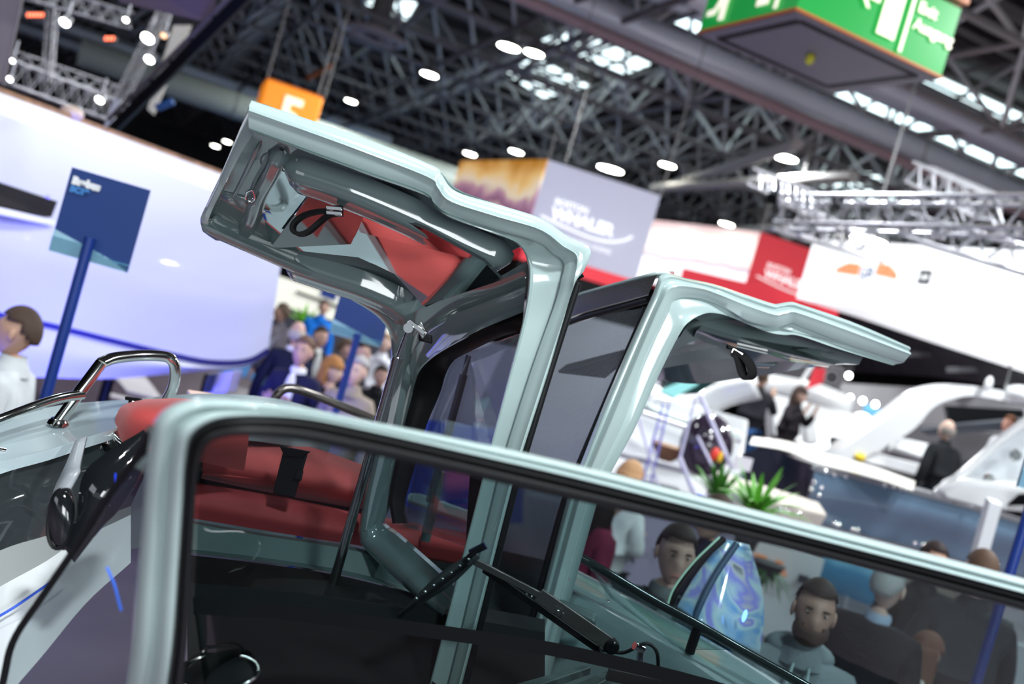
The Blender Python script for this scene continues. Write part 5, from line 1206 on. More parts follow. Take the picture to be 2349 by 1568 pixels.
# tinted mirror skylight in the door roof
sk = [(632, 388), (720, 408), (850, 465), (980, 525), (1100, 588), (1146, 640), (1130, 655), (980, 702), (905, 640), (800, 590), (700, 566), (622, 566), (640, 520), (700, 447)]
sk = [(632, 386), (980, 528), (1110, 600), (1150, 642), (972, 702), (905, 628), (822, 590), (622, 568), (600, 480)]
pane('skylight_glass', [upx(x, y, .046 + .06 * (x - 900) / 550) for x, y in sk], M['mirrorglass'], door, .008)
pane('dark_reflection', [upx(x, y, .050) for x, y in [(710, 448), (792, 468), (836, 490), (805, 560), (640, 568), (622, 566)]], mat('dark_reflection_gloss', (.015, .02, .022), .03, coat=1), door, .006)  # dark middle of the skylight's reflection, laid on as a panel
# strap handle
def strap(par, c, du, dv, s, lb=None):
    du = du.normalized(); dv = dv.normalized()
    W = Vector(du.cross(dv)).normalized()
    loop = [(.0, .0), (-.35, .02), (-.72, .13), (-.98, .34), (-1.0, .56), (-.80, .66), (-.55, .58), (-.28, .36), (.0, .14), (.25, .08)]
    path = cr([c + du * (a * s) + dv * (b * s) for a, b in loop], 40)
    V = []; F = []
    for i, p in enumerate(path):
        t_ = (path[min(i + 1, 39)] - path[max(i - 1, 0)]).normalized(); nn = t_.cross(W).normalized()
        for a, b in ((-1, -1), (1, -1), (1, 1), (-1, 1)): V.append(p + W * (a * s * .19) + nn * (b * s * .06))
    for i in range(39):
        for k in range(4): F.append((i * 4 + k, i * 4 + (k + 1) % 4, i * 4 + 4 + (k + 1) % 4, i * 4 + 4 + k))
    F += [(0, 1, 2, 3), (156, 157, 158, 159)]
    o = mesh('strap_handle', V, F, mat('black_webbing', (.004, .004, .005), .7, spec=.15), par, angle=50)
    return W
c = upx(757, 488, .09)
du = (upx(785, 490, .09) - upx(700, 488, .09)); dv = (P(700, 520, 2.3) - P(700, 480, 2.3))
strap(door, P(752, 484, 2.26), CR * 1 + CU * .02, -CU, .078)
for yy in (478, 489): 
    box('strap_clasp', P(767, yy, 2.25), CR * .018 - CU * .0015, FW * .006, CU * .0045, M['chrome'], door, bevel=.0015)
box('strap_base', P(776, 484, 2.27), CR * .010, FW * .012, CU * .012, M['black'], door, bevel=.002)
# latch striker
lt = [(566, 440), (578, 436), (584, 447), (582, 458), (572, 462), (564, 452), (566, 440)]
tube('latch_loop', [upx(x, y, .05) for x, y in lt], .0028, M['chrome'], door, n=24, seg=8)
tube('latch_pin', [upx(580, 458, .05), upx(574, 468, .02)], .004, M['chrome'], door)
# door gasket along the front pillar's right side
tube('door_gasket', [P(1326, 648, 2.33), P(1300, 730, 2.34), P(1262, 850, 2.35), P(1206, 1033, 2.36), P(1183, 1110, 2.37), P(1068, 1568, 2.40)], .010, M['rubber'], door, n=30, seg=10, sq=.9)
tube('hook_recess', [P(1336, 628, 2.31), P(1322, 636, 2.31)], .008, M['black'], door)
# gas strut with bracket, running down through the windscreen
st = bpy.data.objects.new('gas_strut', None); COL.objects.link(st); st.parent = bo; ORI[st.name] = Vector((0, 0, 0))
s0, s1, s2, s3 = P(938, 752, 2.36), P(912, 822, 2.37), P(748, 1395, 2.46), P(700, 1530, 2.48)
tube('rod', [s0, s1], .0055, M['chrome'], st, seg=16)
tube('cylinder', [s1, s2], .0125, M['steel'], st, seg=20)
tube('collar', [s1 - (s2 - s1).normalized() * .003, s1 + (s2 - s1).normalized() * .012], .0138, M['steel'], st, seg=20)
tube('lower_rod', [s2, s3], .0085, M['steel'], st, seg=14)
mesh('ball_joint', *ball_v(s0, .012, .012, .012, 16, 10), M['chrome'], st)
mesh('bracket', *lathe_v(s0 - FW * .014, [(.004, 0), (.012, .0), (.012, .004), (.004, .004)], 16, FW), M['chrome'], st)
box('bracket_arm', P(956, 750, 2.36), CR * .020 - CU * .016, FW * .006, CU * .005 + CR * .004, M['chrome'], st, bevel=.002)
box('bracket_plate', P(968, 757, 2.38), CR * .008 - CU * .014, FW * .010, CU * .008 + CR * .006, M['steel'], st, bevel=.002)
box('bracket_block', P(976, 775, 2.42), CR * .016 - CU * .004, FW * .012, CU * .010, M['black'], st, bevel=.003)
# second, dark strut behind the window
s2_ = bpy.data.objects.new('gas_strut', None); COL.objects.link(s2_); s2_.parent = bo; ORI[s2_.name] = Vector((0, 0, 0)); s2_['label'] = 'black gas strut behind the left door window'
tube('rod', [P(1075, 815, 2.92), P(1064, 858, 2.92)], .008, M['black'], s2_, seg=14)
tube('cylinder', [P(1064, 858, 2.92), P(1026, 1000, 2.93), P(985, 1150, 2.95)], .0125, mat('satin_black_metal', (.012, .011, .010), .2, metal=.3), s2_, seg=18)

# ---------- right gullwing door
d2 = bpy.data.objects.new('gullwing_door', None); COL.objects.link(d2); d2.parent = bo; ORI[d2.name] = Vector((0, 0, 0)); d2['label'] = 'right gullwing door, roof half reaching to the right'
# stations from tip to corner to foot
t1 = [(2087, 795), (1960, 740), (1838, 698), (1812, 692), (1785, 696), (1770, 695), (1700, 672), (1640, 652), (1575, 638), (1520, 628), (1495, 680), (1440, 800), (1380, 940), (1330, 1068), (1305, 1128), (1190, 1568), (1160, 1700)]
t2 = [(2083, 812), (1950, 762), (1840, 723), (1812, 716), (1790, 720), (1770, 722), (1705, 700), (1650, 678), (1600, 662), (1540, 660), (1512, 700), (1460, 820), (1402, 960), (1352, 1078), (1330, 1135), (1215, 1568), (1185, 1700)]
t3 = [(2072, 832), (1945, 790), (1840, 750), (1815, 742), (1790, 750), (1765, 750), (1710, 735), (1650, 700), (1600, 684), (1548, 688), (1528, 728), (1480, 830), (1428, 970), (1372, 1085), (1348, 1145), (1235, 1568), (1205, 1700)]
e2 = [3.10, 3.02, 2.96, 2.95, 2.94, 2.93, 2.90, 2.86, 2.82, 2.78, 2.77, 2.77, 2.77, 2.77, 2.77, 2.78, 2.78]
q6 = lambda rr, o=0: [P(x, y, d + o) for (x, y), d in zip(rr, e2)]
a1, a2, a3 = q6(t1), q6(t2), q6(t3)
loft('outer_rim', [q6(t1, .14), q6(t1, .02), a1, mid(a1, a2, .3, -.012), mid(a1, a2, .45, -.004), mid(a1, a2, .6, -.004), mid(a1, a2, .8, -.018), mid(a2, a2, 0, -.024), mid(a2, a3, .3, -.014), mid(a2, a3, .9, -.004), mid(a3, a3, 0, .004), q6(t3, .04)], g, d2, n=90, angle=50)
# inner arch panel (leg widening to the roof), and the front face inner border
t5 = [(2030, 838), (1920, 810), (1840, 783), (1800, 775), (1760, 762), (1720, 752), (1680, 738), (1640, 720), (1600, 742), (1560, 790), (1530, 850), (1500, 900), (1470, 960), (1400, 1085), (1375, 1150), (1262, 1568), (1232, 1700)]
t5 = [(2050, 838), (1925, 800), (1835, 770), (1800, 768), (1765, 762), (1720, 745), (1685, 730), (1655, 720), (1620, 718), (1585, 735), (1560, 765), (1512, 860), (1455, 985), (1398, 1090), (1370, 1152), (1258, 1568), (1228, 1700)]
a5 = q6(t5)
loft('recess_face', [q6(t3, .010), mid(a3, a5, .5, .016), mid(a3, a5, .92, .010), mid(a5, a5, 0, .004), q6(t5, .03), q6(t5, .12)], g, d2, n=90, angle=50)
# underside liner
nr2 = [(2048, 838), (1925, 802), (1800, 770), (1685, 732), (1600, 735), (1555, 790)]
fr2 = [(1925, 835), (1860, 842), (1780, 856), (1690, 868), (1600, 880), (1502, 872)]
nd2 = [3.10, 3.02, 2.95, 2.90, 2.86, 2.82]; fd2 = [3.30, 3.32, 3.36, 3.40, 3.42, 3.42]
N2 = [P(x, y, d) for (x, y), d in zip(nr2, nd2)]; F2 = [P(x, y, d) for (x, y), d in zip(fr2, fd2)]
up2 = (N2[1] - F2[1]).cross(N2[3] - N2[1]).normalized(); up2 = up2 if up2.dot(NZ) > 0 else -up2
loft('roof_liner', [[p + up2 * .02 for p in N2], [a.lerp(b, .3) + up2 * .06 for a, b in zip(N2, F2)], [a.lerp(b, .36) + up2 * .02 for a, b in zip(N2, F2)], [a.lerp(b, .55) + up2 * .028 for a, b in zip(N2, F2)], [a.lerp(b, .62) + up2 * .0 for a, b in zip(N2, F2)], [a.lerp(b, .93) + up2 * .00 for a, b in zip(N2, F2)], F2], gi, d2, n=36, angle=22)
loft('roof_skin', [[p + up2 * .06 for p in N2], [a.lerp(b, .5) + up2 * .11 for a, b in zip(N2, F2)], [p + up2 * .05 for p in F2], F2], g, d2, n=30)
def upx2(x, y, o=0.0):
    r = FW + (x - 1174.5) / FPX * CR - (y - 784) / FPX * CU
    o0 = N2[2].lerp(F2[2], .5) + up2 * (.028 - o); return CAM + r * ((o0 - CAM).dot(up2) / r.dot(up2))
blk = [[(1545, 760), (1610, 728), (1700, 760), (1800, 790), (1945, 820)], [(1560, 800), (1660, 790), (1760, 800), (1830, 818), (1905, 838)]]
loft('roof_swage', [[upx2(x, y, .0) for x, y in [(1612, 745), (1700, 770), (1800, 795), (1930, 828)]], [upx2(x, y, .045) for x, y in [(1600, 755), (1690, 782), (1790, 806), (1915, 836)]], [upx2(x, y, .045) for x, y in [(1590, 775), (1680, 798), (1780, 818), (1905, 838)]], [upx2(x, y, .0) for x, y in [(1580, 785), (1670, 808), (1770, 826), (1900, 842)]]], gi, d2, n=24, angle=40)
loft('cant_rail', [[upx2(1575, 790, .0), upx2(1680, 805, .0), upx2(1800, 822, .0)], [upx2(1555, 815, .05), upx2(1660, 828, .05), upx2(1780, 836, .04)], [upx2(1530, 862, .05), upx2(1640, 852, .05), upx2(1760, 846, .04)], [upx2(1515, 872, .0), upx2(1640, 866, .0), upx2(1770, 852, .0)]], gi, d2, n=24, cross=14)
pane('skylight_glass', [upx2(x, y, .052) for x, y in [(1690, 796), (1760, 812), (1812, 828), (1720, 832), (1688, 822)]], gi, d2, .006)
strap(d2, P(1692, 808, 2.95), -CR * .55 + CU * .75, CR * .7 + CU * .55, .088) if False else None
c_ = P(1680, 805, 2.93); s_ = .085
loop = [(0, 0), (.16, -.10), (.36, -.30), (.50, -.58), (.52, -.80), (.44, -.92), (.30, -.90), (.20, -.72), (.14, -.45), (.08, -.22), (-.04, -.08)]
path = cr([c_ + CR * (a * s_ * 1.1 + .01) + CU * (b * s_) for a, b in loop], 40); V = []; F = []
for i, p in enumerate(path):
    t_ = (path[min(i + 1, 39)] - path[max(i - 1, 0)]).normalized(); nn = t_.cross(FW).normalized()
    for a, b in ((-1, -1), (1, -1), (1, 1), (-1, 1)): V.append(p + (FW * .6 + CR * .7) * (a * .015) + nn * (b * .006))
for i in range(39):
    for k in range(4): F.append((i * 4 + k, i * 4 + (k + 1) % 4, i * 4 + 4 + (k + 1) % 4, i * 4 + 4 + k))
F += [(0, 1, 2, 3), (156, 157, 158, 159)]
mesh('strap_handle', V, F, mat('black_webbing', (.004, .004, .005), .7, spec=.15), d2, angle=50)
box('strap_clasp', P(1690, 809, 2.93), CR * .016 - CU * .008, FW * .008, CU * .007 + CR * .003, M['chrome'], d2, bevel=.002)
box('strap_base', P(1680, 799, 2.95), CR * .016 - CU * .006, FW * .012, CU * .006, M['black'], d2, bevel=.002)
# black roof edge (hinge side) and side window of the right door
ro = [(1508, 630), (1440, 648), (1380, 664), (1325, 680), (1290, 695)]; rb = [(1488, 674), (1430, 690), (1370, 706), (1318, 722), (1280, 738)]
rd = [2.80, 2.92, 3.04, 3.16, 3.26]
mpl = mat('black_textured_rim', (.035, .033, .033), .35, bump=.15, bscale=300)
loft('roof_edge', [[P(x, y, d + .06) for (x, y), d in zip(ro, rd)], [P(x, y, d) for (x, y), d in zip(ro, rd)], [P(x * .5 + X * .5, y * .5 + Y * .5 - 1, d - .004) for (x, y), (X, Y), d in zip(ro, rb, rd)], [P(x, y, d) for (x, y), d in zip(rb, rd)], [P(x, y + 3, d + .05) for (x, y), d in zip(rb, rd)]], mpl, d2, n=20, angle=40)
tube('roof_seal', [P(x, y + 12, d + .02) for (x, y), d in zip(rb, rd)], .010, M['rubber'], d2, n=16)
loft('roof_top', [[P(x, y, d + .03) for (x, y), d in zip(ro, rd)], [P(x + 40, y - 2, d + .5) for (x, y), d in zip(ro, rd)]], g, d2, n=10, solid=.01)
mdot = bpy.data.materials.new('dotted_privacy_glass'); mdot.use_nodes = True; nt = mdot.node_tree; nt.nodes.clear()
out_ = nt.nodes.new('ShaderNodeOutputMaterial'); mx = nt.nodes.new('ShaderNodeMixShader'); tr_ = nt.nodes.new('ShaderNodeBsdfTransparent'); tr_.inputs[0].default_value = (.50, .56, .60, 1)
gl = nt.nodes.new('ShaderNodeBsdfPrincipled'); gl.inputs['Base Color'].default_value = (.10, .12, .13, 1); gl.inputs['Roughness'].default_value = .30; gl.inputs['Specular IOR Level'].default_value = .9
tc = nt.nodes.new('ShaderNodeTexCoord'); vo = nt.nodes.new('ShaderNodeTexVoronoi'); vo.inputs['Scale'].default_value = 260; vo.inputs['Randomness'].default_value = 0
gt = nt.nodes.new('ShaderNodeMath'); gt.operation = 'LESS_THAN'; gt.inputs[1].default_value = .40
ma_ = nt.nodes.new('ShaderNodeMath'); ma_.operation = 'MULTIPLY_ADD'; ma_.inputs[1].default_value = .35; ma_.inputs[2].default_value = .35
nt.links.new(tc.outputs['Object'], vo.inputs[0]); nt.links.new(vo.outputs['Distance'], gt.inputs[0]); nt.links.new(gt.outputs[0], ma_.inputs[0]); nt.links.new(ma_.outputs[0], mx.inputs[0])
nt.links.new(tr_.outputs[0], mx.inputs[1]); nt.links.new(gl.outputs[0], mx.inputs[2]); nt.links.new(mx.outputs[0], out_.inputs[0])
loft('window_glass', [[P(1480, 705, 2.80), P(1385, 940, 2.80), P(1310, 1150, 2.80), P(1200, 1568, 2.82)], [P(1390, 722, 3.0), P(1310, 940, 2.98), P(1240, 1150, 2.98), P(1150, 1568, 3.0)], [P(1280, 752, 3.25), P(1215, 940, 3.2), P(1160, 1150, 3.2), P(1100, 1568, 3.2)]], mdot, d2, n=20, cross=8)
tube('door_gasket', [P(1482, 705, 2.79), P(1470, 740, 2.79), P(1400, 900, 2.79), P(1328, 1068, 2.79), P(1295, 1150, 2.79), P(1180, 1568, 2.80)], .011, M['rubber'], d2, n=40, seg=10)
pane('inner_rear_frame', [P(1300, 835, 3.35), P(1475, 790, 3.2), P(1385, 862, 3.2), P(1280, 850, 3.3)], M['black'], d2, .01)

# ---------- windscreen : near frame, glass, wiper
wt = [(366, 1700), (398, 1500), (414, 1300), (424, 1150), (430, 1058), (444, 996), (492, 962), (566, 950), (700, 955), (850, 984), (1050, 1030), (1300, 1088), (1600, 1163), (1900, 1240), (2200, 1318), (2500, 1398), (2900, 1505)]
wo_ = [(262, 1700), (300, 1500), (318, 1300), (330, 1150), (340, 1040), (362, 955), (440, 915), (560, 917), (700, 936), (850, 966), (1050, 1006), (1300, 1060), (1600, 1136), (1900, 1212), (2200, 1288), (2500, 1366), (2900, 1470)]
wi_ = [(398, 1700), (425, 1500), (438, 1300), (448, 1150), (455, 1070), (475, 1020), (520, 1002), (590, 1000), (700, 1012), (850, 1042), (1050, 1085), (1300, 1143), (1600, 1210), (1900, 1281), (2200, 1360), (2500, 1442), (2900, 1555)]
wdd = [1.60, 1.42, 1.32, 1.25, 1.20, 1.17, 1.17, 1.18, 1.21, 1.25, 1.31, 1.38, 1.45, 1.50, 1.54, 1.58, 1.64]
q7 = lambda rr, o=0: [P(x, y, d + o) for (x, y), d in zip(rr, wdd)]
o_, c0_, i_ = q7(wo_), q7(wt), q7(wi_)
ws = bpy.data.objects.new('windscreen_frame', None); COL.objects.link(ws); ws.parent = bo; ORI[ws.name] = Vector((0, 0, 0))
loft('frame_moulding', [q7(wo_, .05), o_, mid(o_, c0_, .22, -.014), mid(o_, c0_, .42, -.016), mid(o_, c0_, .52, -.004), mid(o_, c0_, .62, -.008), mid(o_, c0_, .80, -.020), mid(c0_, c0_, 0, -.018), mid(c0_, c0_, 0, .010)], g, ws, n=110, cross=26, angle=60)
loft('rubber_seal', [mid(c0_, c0_, 0, .008), mid(c0_, i_, .10, -.010), mid(c0_, i_, .30, -.014), mid(c0_, i_, .42, .0), mid(c0_, i_, .55, -.008), mid(c0_, i_, .85, -.006), mid(i_, i_, 0, .004), q7(wi_, .02)], M['rubber'], ws, n=110, cross=22, angle=60)
# glass from the frame down to the base line
bl = [(398, 1700), (425, 1560), (436, 1470), (440, 1400), (446, 1372), (455, 1370), (500, 1375), (560, 1378), (700, 1392), (850, 1412), (1050, 1440), (1250, 1470), (1480, 1520), (1700, 1580), (1900, 1650), (2100, 1720), (2400, 1820)]
bd = [1.60, 1.66, 1.70, 1.74, 1.76, 1.78, 1.82, 1.86, 1.94, 2.02, 2.10, 2.14, 2.16, 2.18, 2.2, 2.22, 2.26]
B_ = [P(x, y, d) for (x, y), d in zip(bl, bd)]
G1 = q7(wi_, .008)[4:]; G2 = B_[4:]
loft('windscreen_glass', [G1, G2], M['glass'], ws, n=40)
loft('base_strip', [[p + NZ * .0 for p in G2], [p + CU * .004 - FW * .010 for p in G2], [p - CU * .028 - FW * .004 for p in G2], [p - CU * .030 + FW * .03 for p in G2]], M['black'], ws, n=40, angle=40)
# lower quarter-lit panes: glass below the base strip
loft('lower_glass', [[p - CU * .024 for p in G2], [p - CU * .42 + FW * .15 for p in G2]], glass_mat('dark_lower_glass', (.22, .27, .27), .015, fres=.1), ws, n=20)
# wiper
wp = bpy.data.objects.new('wiper', None); COL.objects.link(wp); wp.parent = bo; ORI[wp.name] = Vector((0, 0, 0))
mwa = mat('wiper_arm_metal', (.16, .145, .14), .25, metal=.7)
pv = P(1402, 1480, 2.26); kn = P(1085, 1285, 2.12); j2 = P(1235, 1363, 2.19)
def blade(name, A, B, w_, h_, m_, par, wv=None):
    d_ = (B - A).normalized(); s_ = wv or d_.cross(FW).normalized(); box(name, (A + B) / 2, (B - A) / 2, s_ * w_, FW * h_, m_, par, bevel=.002)
blade('arm_plate', j2, pv, .016, .005, mwa, wp); blade('arm_rod', kn, j2, .0075, .005, mwa, wp)
blade('arm_spring', P(1110, 1305, 2.15), P(1380, 1495, 2.27), .007, .006, M['black'], wp)
mesh('arm_end', *lathe_v(pv + FW * -.014, [(.014, 0), (.018, .004), (.018, .020), (.010, .024)], 18, FW), M['black'], wp)
for (x, y) in [(1220, 1368), (1208, 1362), (1280, 1400), (1292, 1406), (1410, 1474)]:
    mesh('rivet', *ball_v(P(x, y, 2.17 + (x - 1200) * .0003), .003, .003, .003, 8, 6), M['chrome'], wp)
tube('pivot_post', [P(1400, 1490, 2.27), P(1398, 1530, 2.28)], .006, M['chrome'], wp); tube('pivot_post', [P(1470, 1490, 2.27), P(1466, 1530, 2.28)], .009, M['chrome'], wp)
tube('pivot_link', [P(1455, 1480, 2.26), P(1475, 1490, 2.27)], .009, M['chrome'], wp)
tube('washer_hose', [P(1380, 1490, 2.27), P(1430, 1496, 2.27), P(1470, 1478, 2.26), P(1492, 1478, 2.26), P(1508, 1500, 2.26), P(1510, 1560, 2.27)], .0042, M['rubber'], wp, n=30)
tube('loop_spring', [P(1372, 1474, 2.26), P(1378, 1492, 2.26), P(1392, 1494, 2.26)], .002, M['steel'], wp, n=10)
# blade: bow from tip to the knee and down
bt0, bt1 = P(1112, 1250, 2.06), P(915, 1415, 2.10)
blade('wiper_head', P(1078, 1268, 2.09), P(1115, 1250, 2.07), .007, .008, mat('blue_black_plastic', (.006, .008, .05), .35), wp)
tube('wiper_bow', [P(1112, 1250, 2.07), P(1085, 1268, 2.07), P(1065, 1290, 2.07)], .006, M['black'], wp, n=10)
blade('blade_rubber', P(1075, 1290, 2.09), P(915, 1412, 2.12), .004, .012, M['rubber'], wp)
loft('blade_spoiler', [[P(1090, 1262, 2.08), P(1000, 1322, 2.09), P(915, 1410, 2.11)], [P(1100, 1280, 2.08), P(1030, 1345, 2.09), P(918, 1414, 2.11)]], mat('grey_black_spoiler', (.03, .036, .038), .35), wp, n=14, solid=.004)
for k in range(7):
    p = P(1075 - k * 20, 1282 + k * 15, 2.065 + k * .004); mesh('spoiler_hole', *ball_v(p, .004, .003, .003, 8, 6), M['steel'], wp)

# ---------- hull, decks and cockpit around and below
mdk = M['gelwhite']
fd0 = [(-120, 1010), (0, 968), (130, 930), (300, 915), (480, 902), (640, 915), (760, 950)]
fd1 = [(-120, 1120), (0, 1062), (120, 1028), (240, 990), (330, 972), (560, 985), (760, 1015)]
dpt0 = [2.5, 2.6, 2.75, 2.95, 3.2, 3.5, 3.7]; dpt1 = [2.25, 2.35, 2.45, 2.55, 2.7, 2.9, 3.1]
D0 = [P(x, y, d) for (x, y), d in zip(fd0, dpt0)]; D1 = [P(x, y, d) for (x, y), d in zip(fd1, dpt1)]
mdl = mat('pale_grey_side_deck', (.46, .56, .60), .12, coat=1)
loft('side_deck', [[p - NZ * .5 + CR * 0 for p in D0], [p - NZ * .03 for p in D0], D0, D1, [p - NZ * .03 for p in D1]], mdl, bo, n=40, angle=30)
# cockpit side lining with dark glass band
L1 = [P(x, y, d + .02) for (x, y), d in zip([(-120, 1128), (0, 1070), (120, 1036), (240, 998), (330, 980)], [2.25, 2.35, 2.45, 2.55, 2.65])]
L2 = [P(x, y, d) for (x, y), d in zip([(-120, 1330), (0, 1262), (100, 1230), (180, 1205), (300, 1160)], [2.2, 2.28, 2.38, 2.48, 2.6])]
L3 = [P(x, y, d) for (x, y), d in zip([(-120, 1420), (0, 1345), (100, 1290), (180, 1238), (300, 1180)], [2.15, 2.22, 2.3, 2.4, 2.5])]
L4 = [P(x, y, d) for (x, y), d in zip([(-120, 1800), (0, 1620), (100, 1500), (200, 1380), (300, 1290)], [1.9, 1.95, 2.05, 2.15, 2.3])]
loft('cockpit_lining', [L1, [a.lerp(b, .5) + FW * .08 for a, b in zip(L1, L2)], L2], mat('smoked_side_window', (.030, .036, .040), .06, coat=1), bo, n=24, cross=8)
loft('side_console', [L2, L3], mat('grey_console', (.28, .30, .30), .4), bo, n=20)
loft('foredeck', [L3, L4], M['gelwhite'], bo, n=20)
sp0, sp1 = P(205, 998, 2.48), P(150, 1165, 2.38)
loft('window_post', [[P(172, 1010, 2.46), P(150, 1065, 2.43), P(128, 1110, 2.40), P(115, 1150, 2.38)], [P(198, 1000, 2.47), P(182, 1060, 2.43), P(176, 1085, 2.40), P(140, 1160, 2.38)]], mat('grey_metal_post', (.34, .37, .40), .3), bo, n=14, solid=.01)
tube('trim_stripe', [P(-60, 1440, 2.1), P(20, 1400, 2.12), P(130, 1325, 2.2)], .003, mat('blue_pin_stripe', (.01, .08, .6), .4), bo, n=10)
# black quarter-light edge and lower left pane
ql = [(345, 985), (318, 1040), (240, 1150), (170, 1260), (95, 1370), (30, 1470), (5, 1570), (-30, 1700)]
qd = [1.30, 1.35, 1.45, 1.52, 1.58, 1.62, 1.66, 1.7]
qq = [P(x, y, d) for (x, y), d in zip(ql, qd)]
tube('quarter_light_edge', qq, .006, M['rubber'], ws, n=40, seg=8)
qa = [P(340, 990, 1.22), P(335, 1060, 1.25), P(330, 1150, 1.28), P(318, 1300, 1.34), P(306, 1400, 1.38), P(300, 1500, 1.44), P(285, 1600, 1.5), P(262, 1700, 1.6)]
loft('quarter_light_glass', [qq, qa], glass_mat('grey_quarter_glass', (.46, .52, .53), .12, .05), ws, n=30)
mir = mat('black_mirror_gloss', (.01, .012, .014), .08, coat=1)
mesh('round_speaker', *ball_v(P(142, 1190, 1.95), .028, .02, .062, 24, 16, Matrix.Rotation(R(-18), 3, 'Y')), mir, bo)
tube('speaker_ring', [P(142, 1190, 1.94) + (CR * .026 * math.cos(a / 30 * 6.2832) + (CU * .96 + CR * .15) * .060 * math.sin(a / 30 * 6.2832)) for a in range(31)], .004, M['rubber'], bo, seg=8)
loft('black_pillar_trim', [[P(330, 985, 2.0), P(240, 1040, 1.98), P(190, 1090, 1.96), P(175, 1180, 1.94), P(150, 1260, 1.92)], [P(345, 1010, 2.0), P(320, 1090, 1.98), P(270, 1170, 1.96), P(230, 1210, 1.94), P(170, 1290, 1.92)]], mir, bo, n=24, cross=0, solid=.01)
tube('pull_cord', [P(265, 1085, 1.7), P(262, 1110, 1.7), P(255, 1130, 1.7)], .0015, mat('blue_tape', (.01, .05, .8), .4), ws, n=8)
tube('blue_led_strip', [P(245, 1300, 1.5), P(262, 1340, 1.5), P(270, 1370, 1.5), P(278, 1400, 1.5)], .002, mat('blue_led', (.05, .2, 1), .4, emis=1, ecol=(.05, .2, 1)), ws, n=12)
# red cushions
def cushion(name, rails, par=bo, m_=None, n=24, cross=18, **k): return loft(name, rails, m_ or M['red'], par, n=n, cross=cross, **k)
hx = [[(272, 1018, 2.80), (258, 985, 2.75), (272, 945, 2.75), (300, 932, 2.85)], [(262, 1008, 2.66), (268, 970, 2.62), (282, 930, 2.64), (320, 918, 2.8)],
      [(300, 1022, 2.55), (310, 960, 2.50), (325, 925, 2.56), (350, 915, 2.8)], [(420, 1050, 2.56), (430, 985, 2.5), (430, 932, 2.58), (430, 915, 2.8)], [(560, 1080, 2.7), (570, 1010, 2.64), (570, 960, 2.7), (560, 940, 2.9)]]
loft('headrest', [cr([P(*p) for p in r_], 14) for r_ in zip(*hx)] if False else [[P(*r_[k]) for r_ in hx] for k in range(4)], M['red'], bo, n=26, cross=16)
tube('headrest_bracket', [P(238, 1032, 2.58), P(250, 990, 2.6), P(300, 1030, 2.58), P(400, 1060, 2.6)], .012, M['steel'], bo, n=14)
loft('headrest_tray', [[P(235, 1030, 2.58), P(330, 1045, 2.56), P(460, 1075, 2.6)], [P(255, 1048, 2.55), P(340, 1070, 2.52), P(460, 1098, 2.55)]], M['black'], bo, n=10, solid=.02)
# main seat: backrest (upper) and base cushion, seen through the windscreen
sb = [[(440, 1005, 2.95), (560, 1010, 3.0), (700, 1022, 3.05), (840, 1068, 3.1)], [(440, 1030, 2.84), (560, 1035, 2.88), (700, 1055, 2.95), (845, 1095, 3.0)], [(440, 1062, 2.80), (560, 1075, 2.83), (700, 1100, 2.9), (845, 1135, 2.95)],
      [(440, 1085, 2.84), (560, 1105, 2.88), (700, 1130, 2.95), (840, 1160, 3.0)], [(440, 1092, 2.95), (560, 1118, 3.0), (700, 1145, 3.05), (840, 1170, 3.1)]]
loft('seat_backrest', [[P(*p) for p in r_] for r_ in sb], M['red'], bo, n=30, cross=20)
for k in range(5):
    tube('seat_piping', [P(440, 1040 + k * 11, 2.826 - k * .003), P(560, 1046 + k * 12, 2.862 - k * .003), P(700, 1070 + k * 11, 2.93), P(830, 1103 + k * 9, 2.98)], .003, M['red'], bo, n=16, seg=6)
sc_ = [[(440, 1105, 2.90), (600, 1130, 2.95), (740, 1158, 3.0), (820, 1175, 3.02), (960, 1200, 3.1)], [(440, 1112, 2.76), (600, 1138, 2.8), (740, 1165, 2.86), (820, 1182, 2.9), (960, 1210, 2.95)],
       [(440, 1150, 2.72), (600, 1180, 2.76), (740, 1205, 2.80), (820, 1220, 2.84), (960, 1250, 2.9)], [(440, 1188, 2.74), (600, 1215, 2.78), (740, 1238, 2.82), (820, 1250, 2.86), (960, 1280, 2.92)]]
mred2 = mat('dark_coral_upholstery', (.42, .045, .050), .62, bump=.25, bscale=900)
loft('seat_cushion', [[P(*p) for p in r_] for r_ in sc_], mred2, bo, n=30, cross=18)
slab('seat_gap_panel', [P(430, 1060, 3.06), P(860, 1150, 3.1), P(860, 1190, 3.08), P(430, 1125, 3.02)], .02, M['black'], bo)
slab('seat_stay', [P(650, 1030, 2.75), P(705, 1040, 2.75), P(675, 1140, 2.72), P(625, 1130, 2.72)], .012, M['black'], bo, bevel=.003)
slab('seat_stay_head', [P(640, 1022, 2.74), P(712, 1036, 2.74), P(692, 1050, 2.74), P(652, 1046, 2.74)], .012, M['black'], bo, bevel=.003)
slab('seat_stay_clip', [P(682, 1075, 2.73), P(696, 1078, 2.73), P(690, 1102, 2.72), P(672, 1098, 2.72)], .012, M['black'], bo, bevel=.003)
mteal = mat('dark_teal_coaming', (.075, .12, .12), .4)
loft('seat_base', [[P(430, 1192, 2.70), P(600, 1222, 2.74), P(800, 1252, 2.78), P(980, 1300, 2.8)], [P(430, 1198, 2.66), P(600, 1228, 2.70), P(800, 1260, 2.74), P(980, 1308, 2.76)], [P(430, 1258, 2.62), P(600, 1278, 2.66), P(780, 1306, 2.70), P(960, 1350, 2.72)], [P(430, 1268, 2.5), P(600, 1288, 2.54), P(780, 1316, 2.60), P(960, 1362, 2.62)]], mteal, bo, n=26, angle=30)
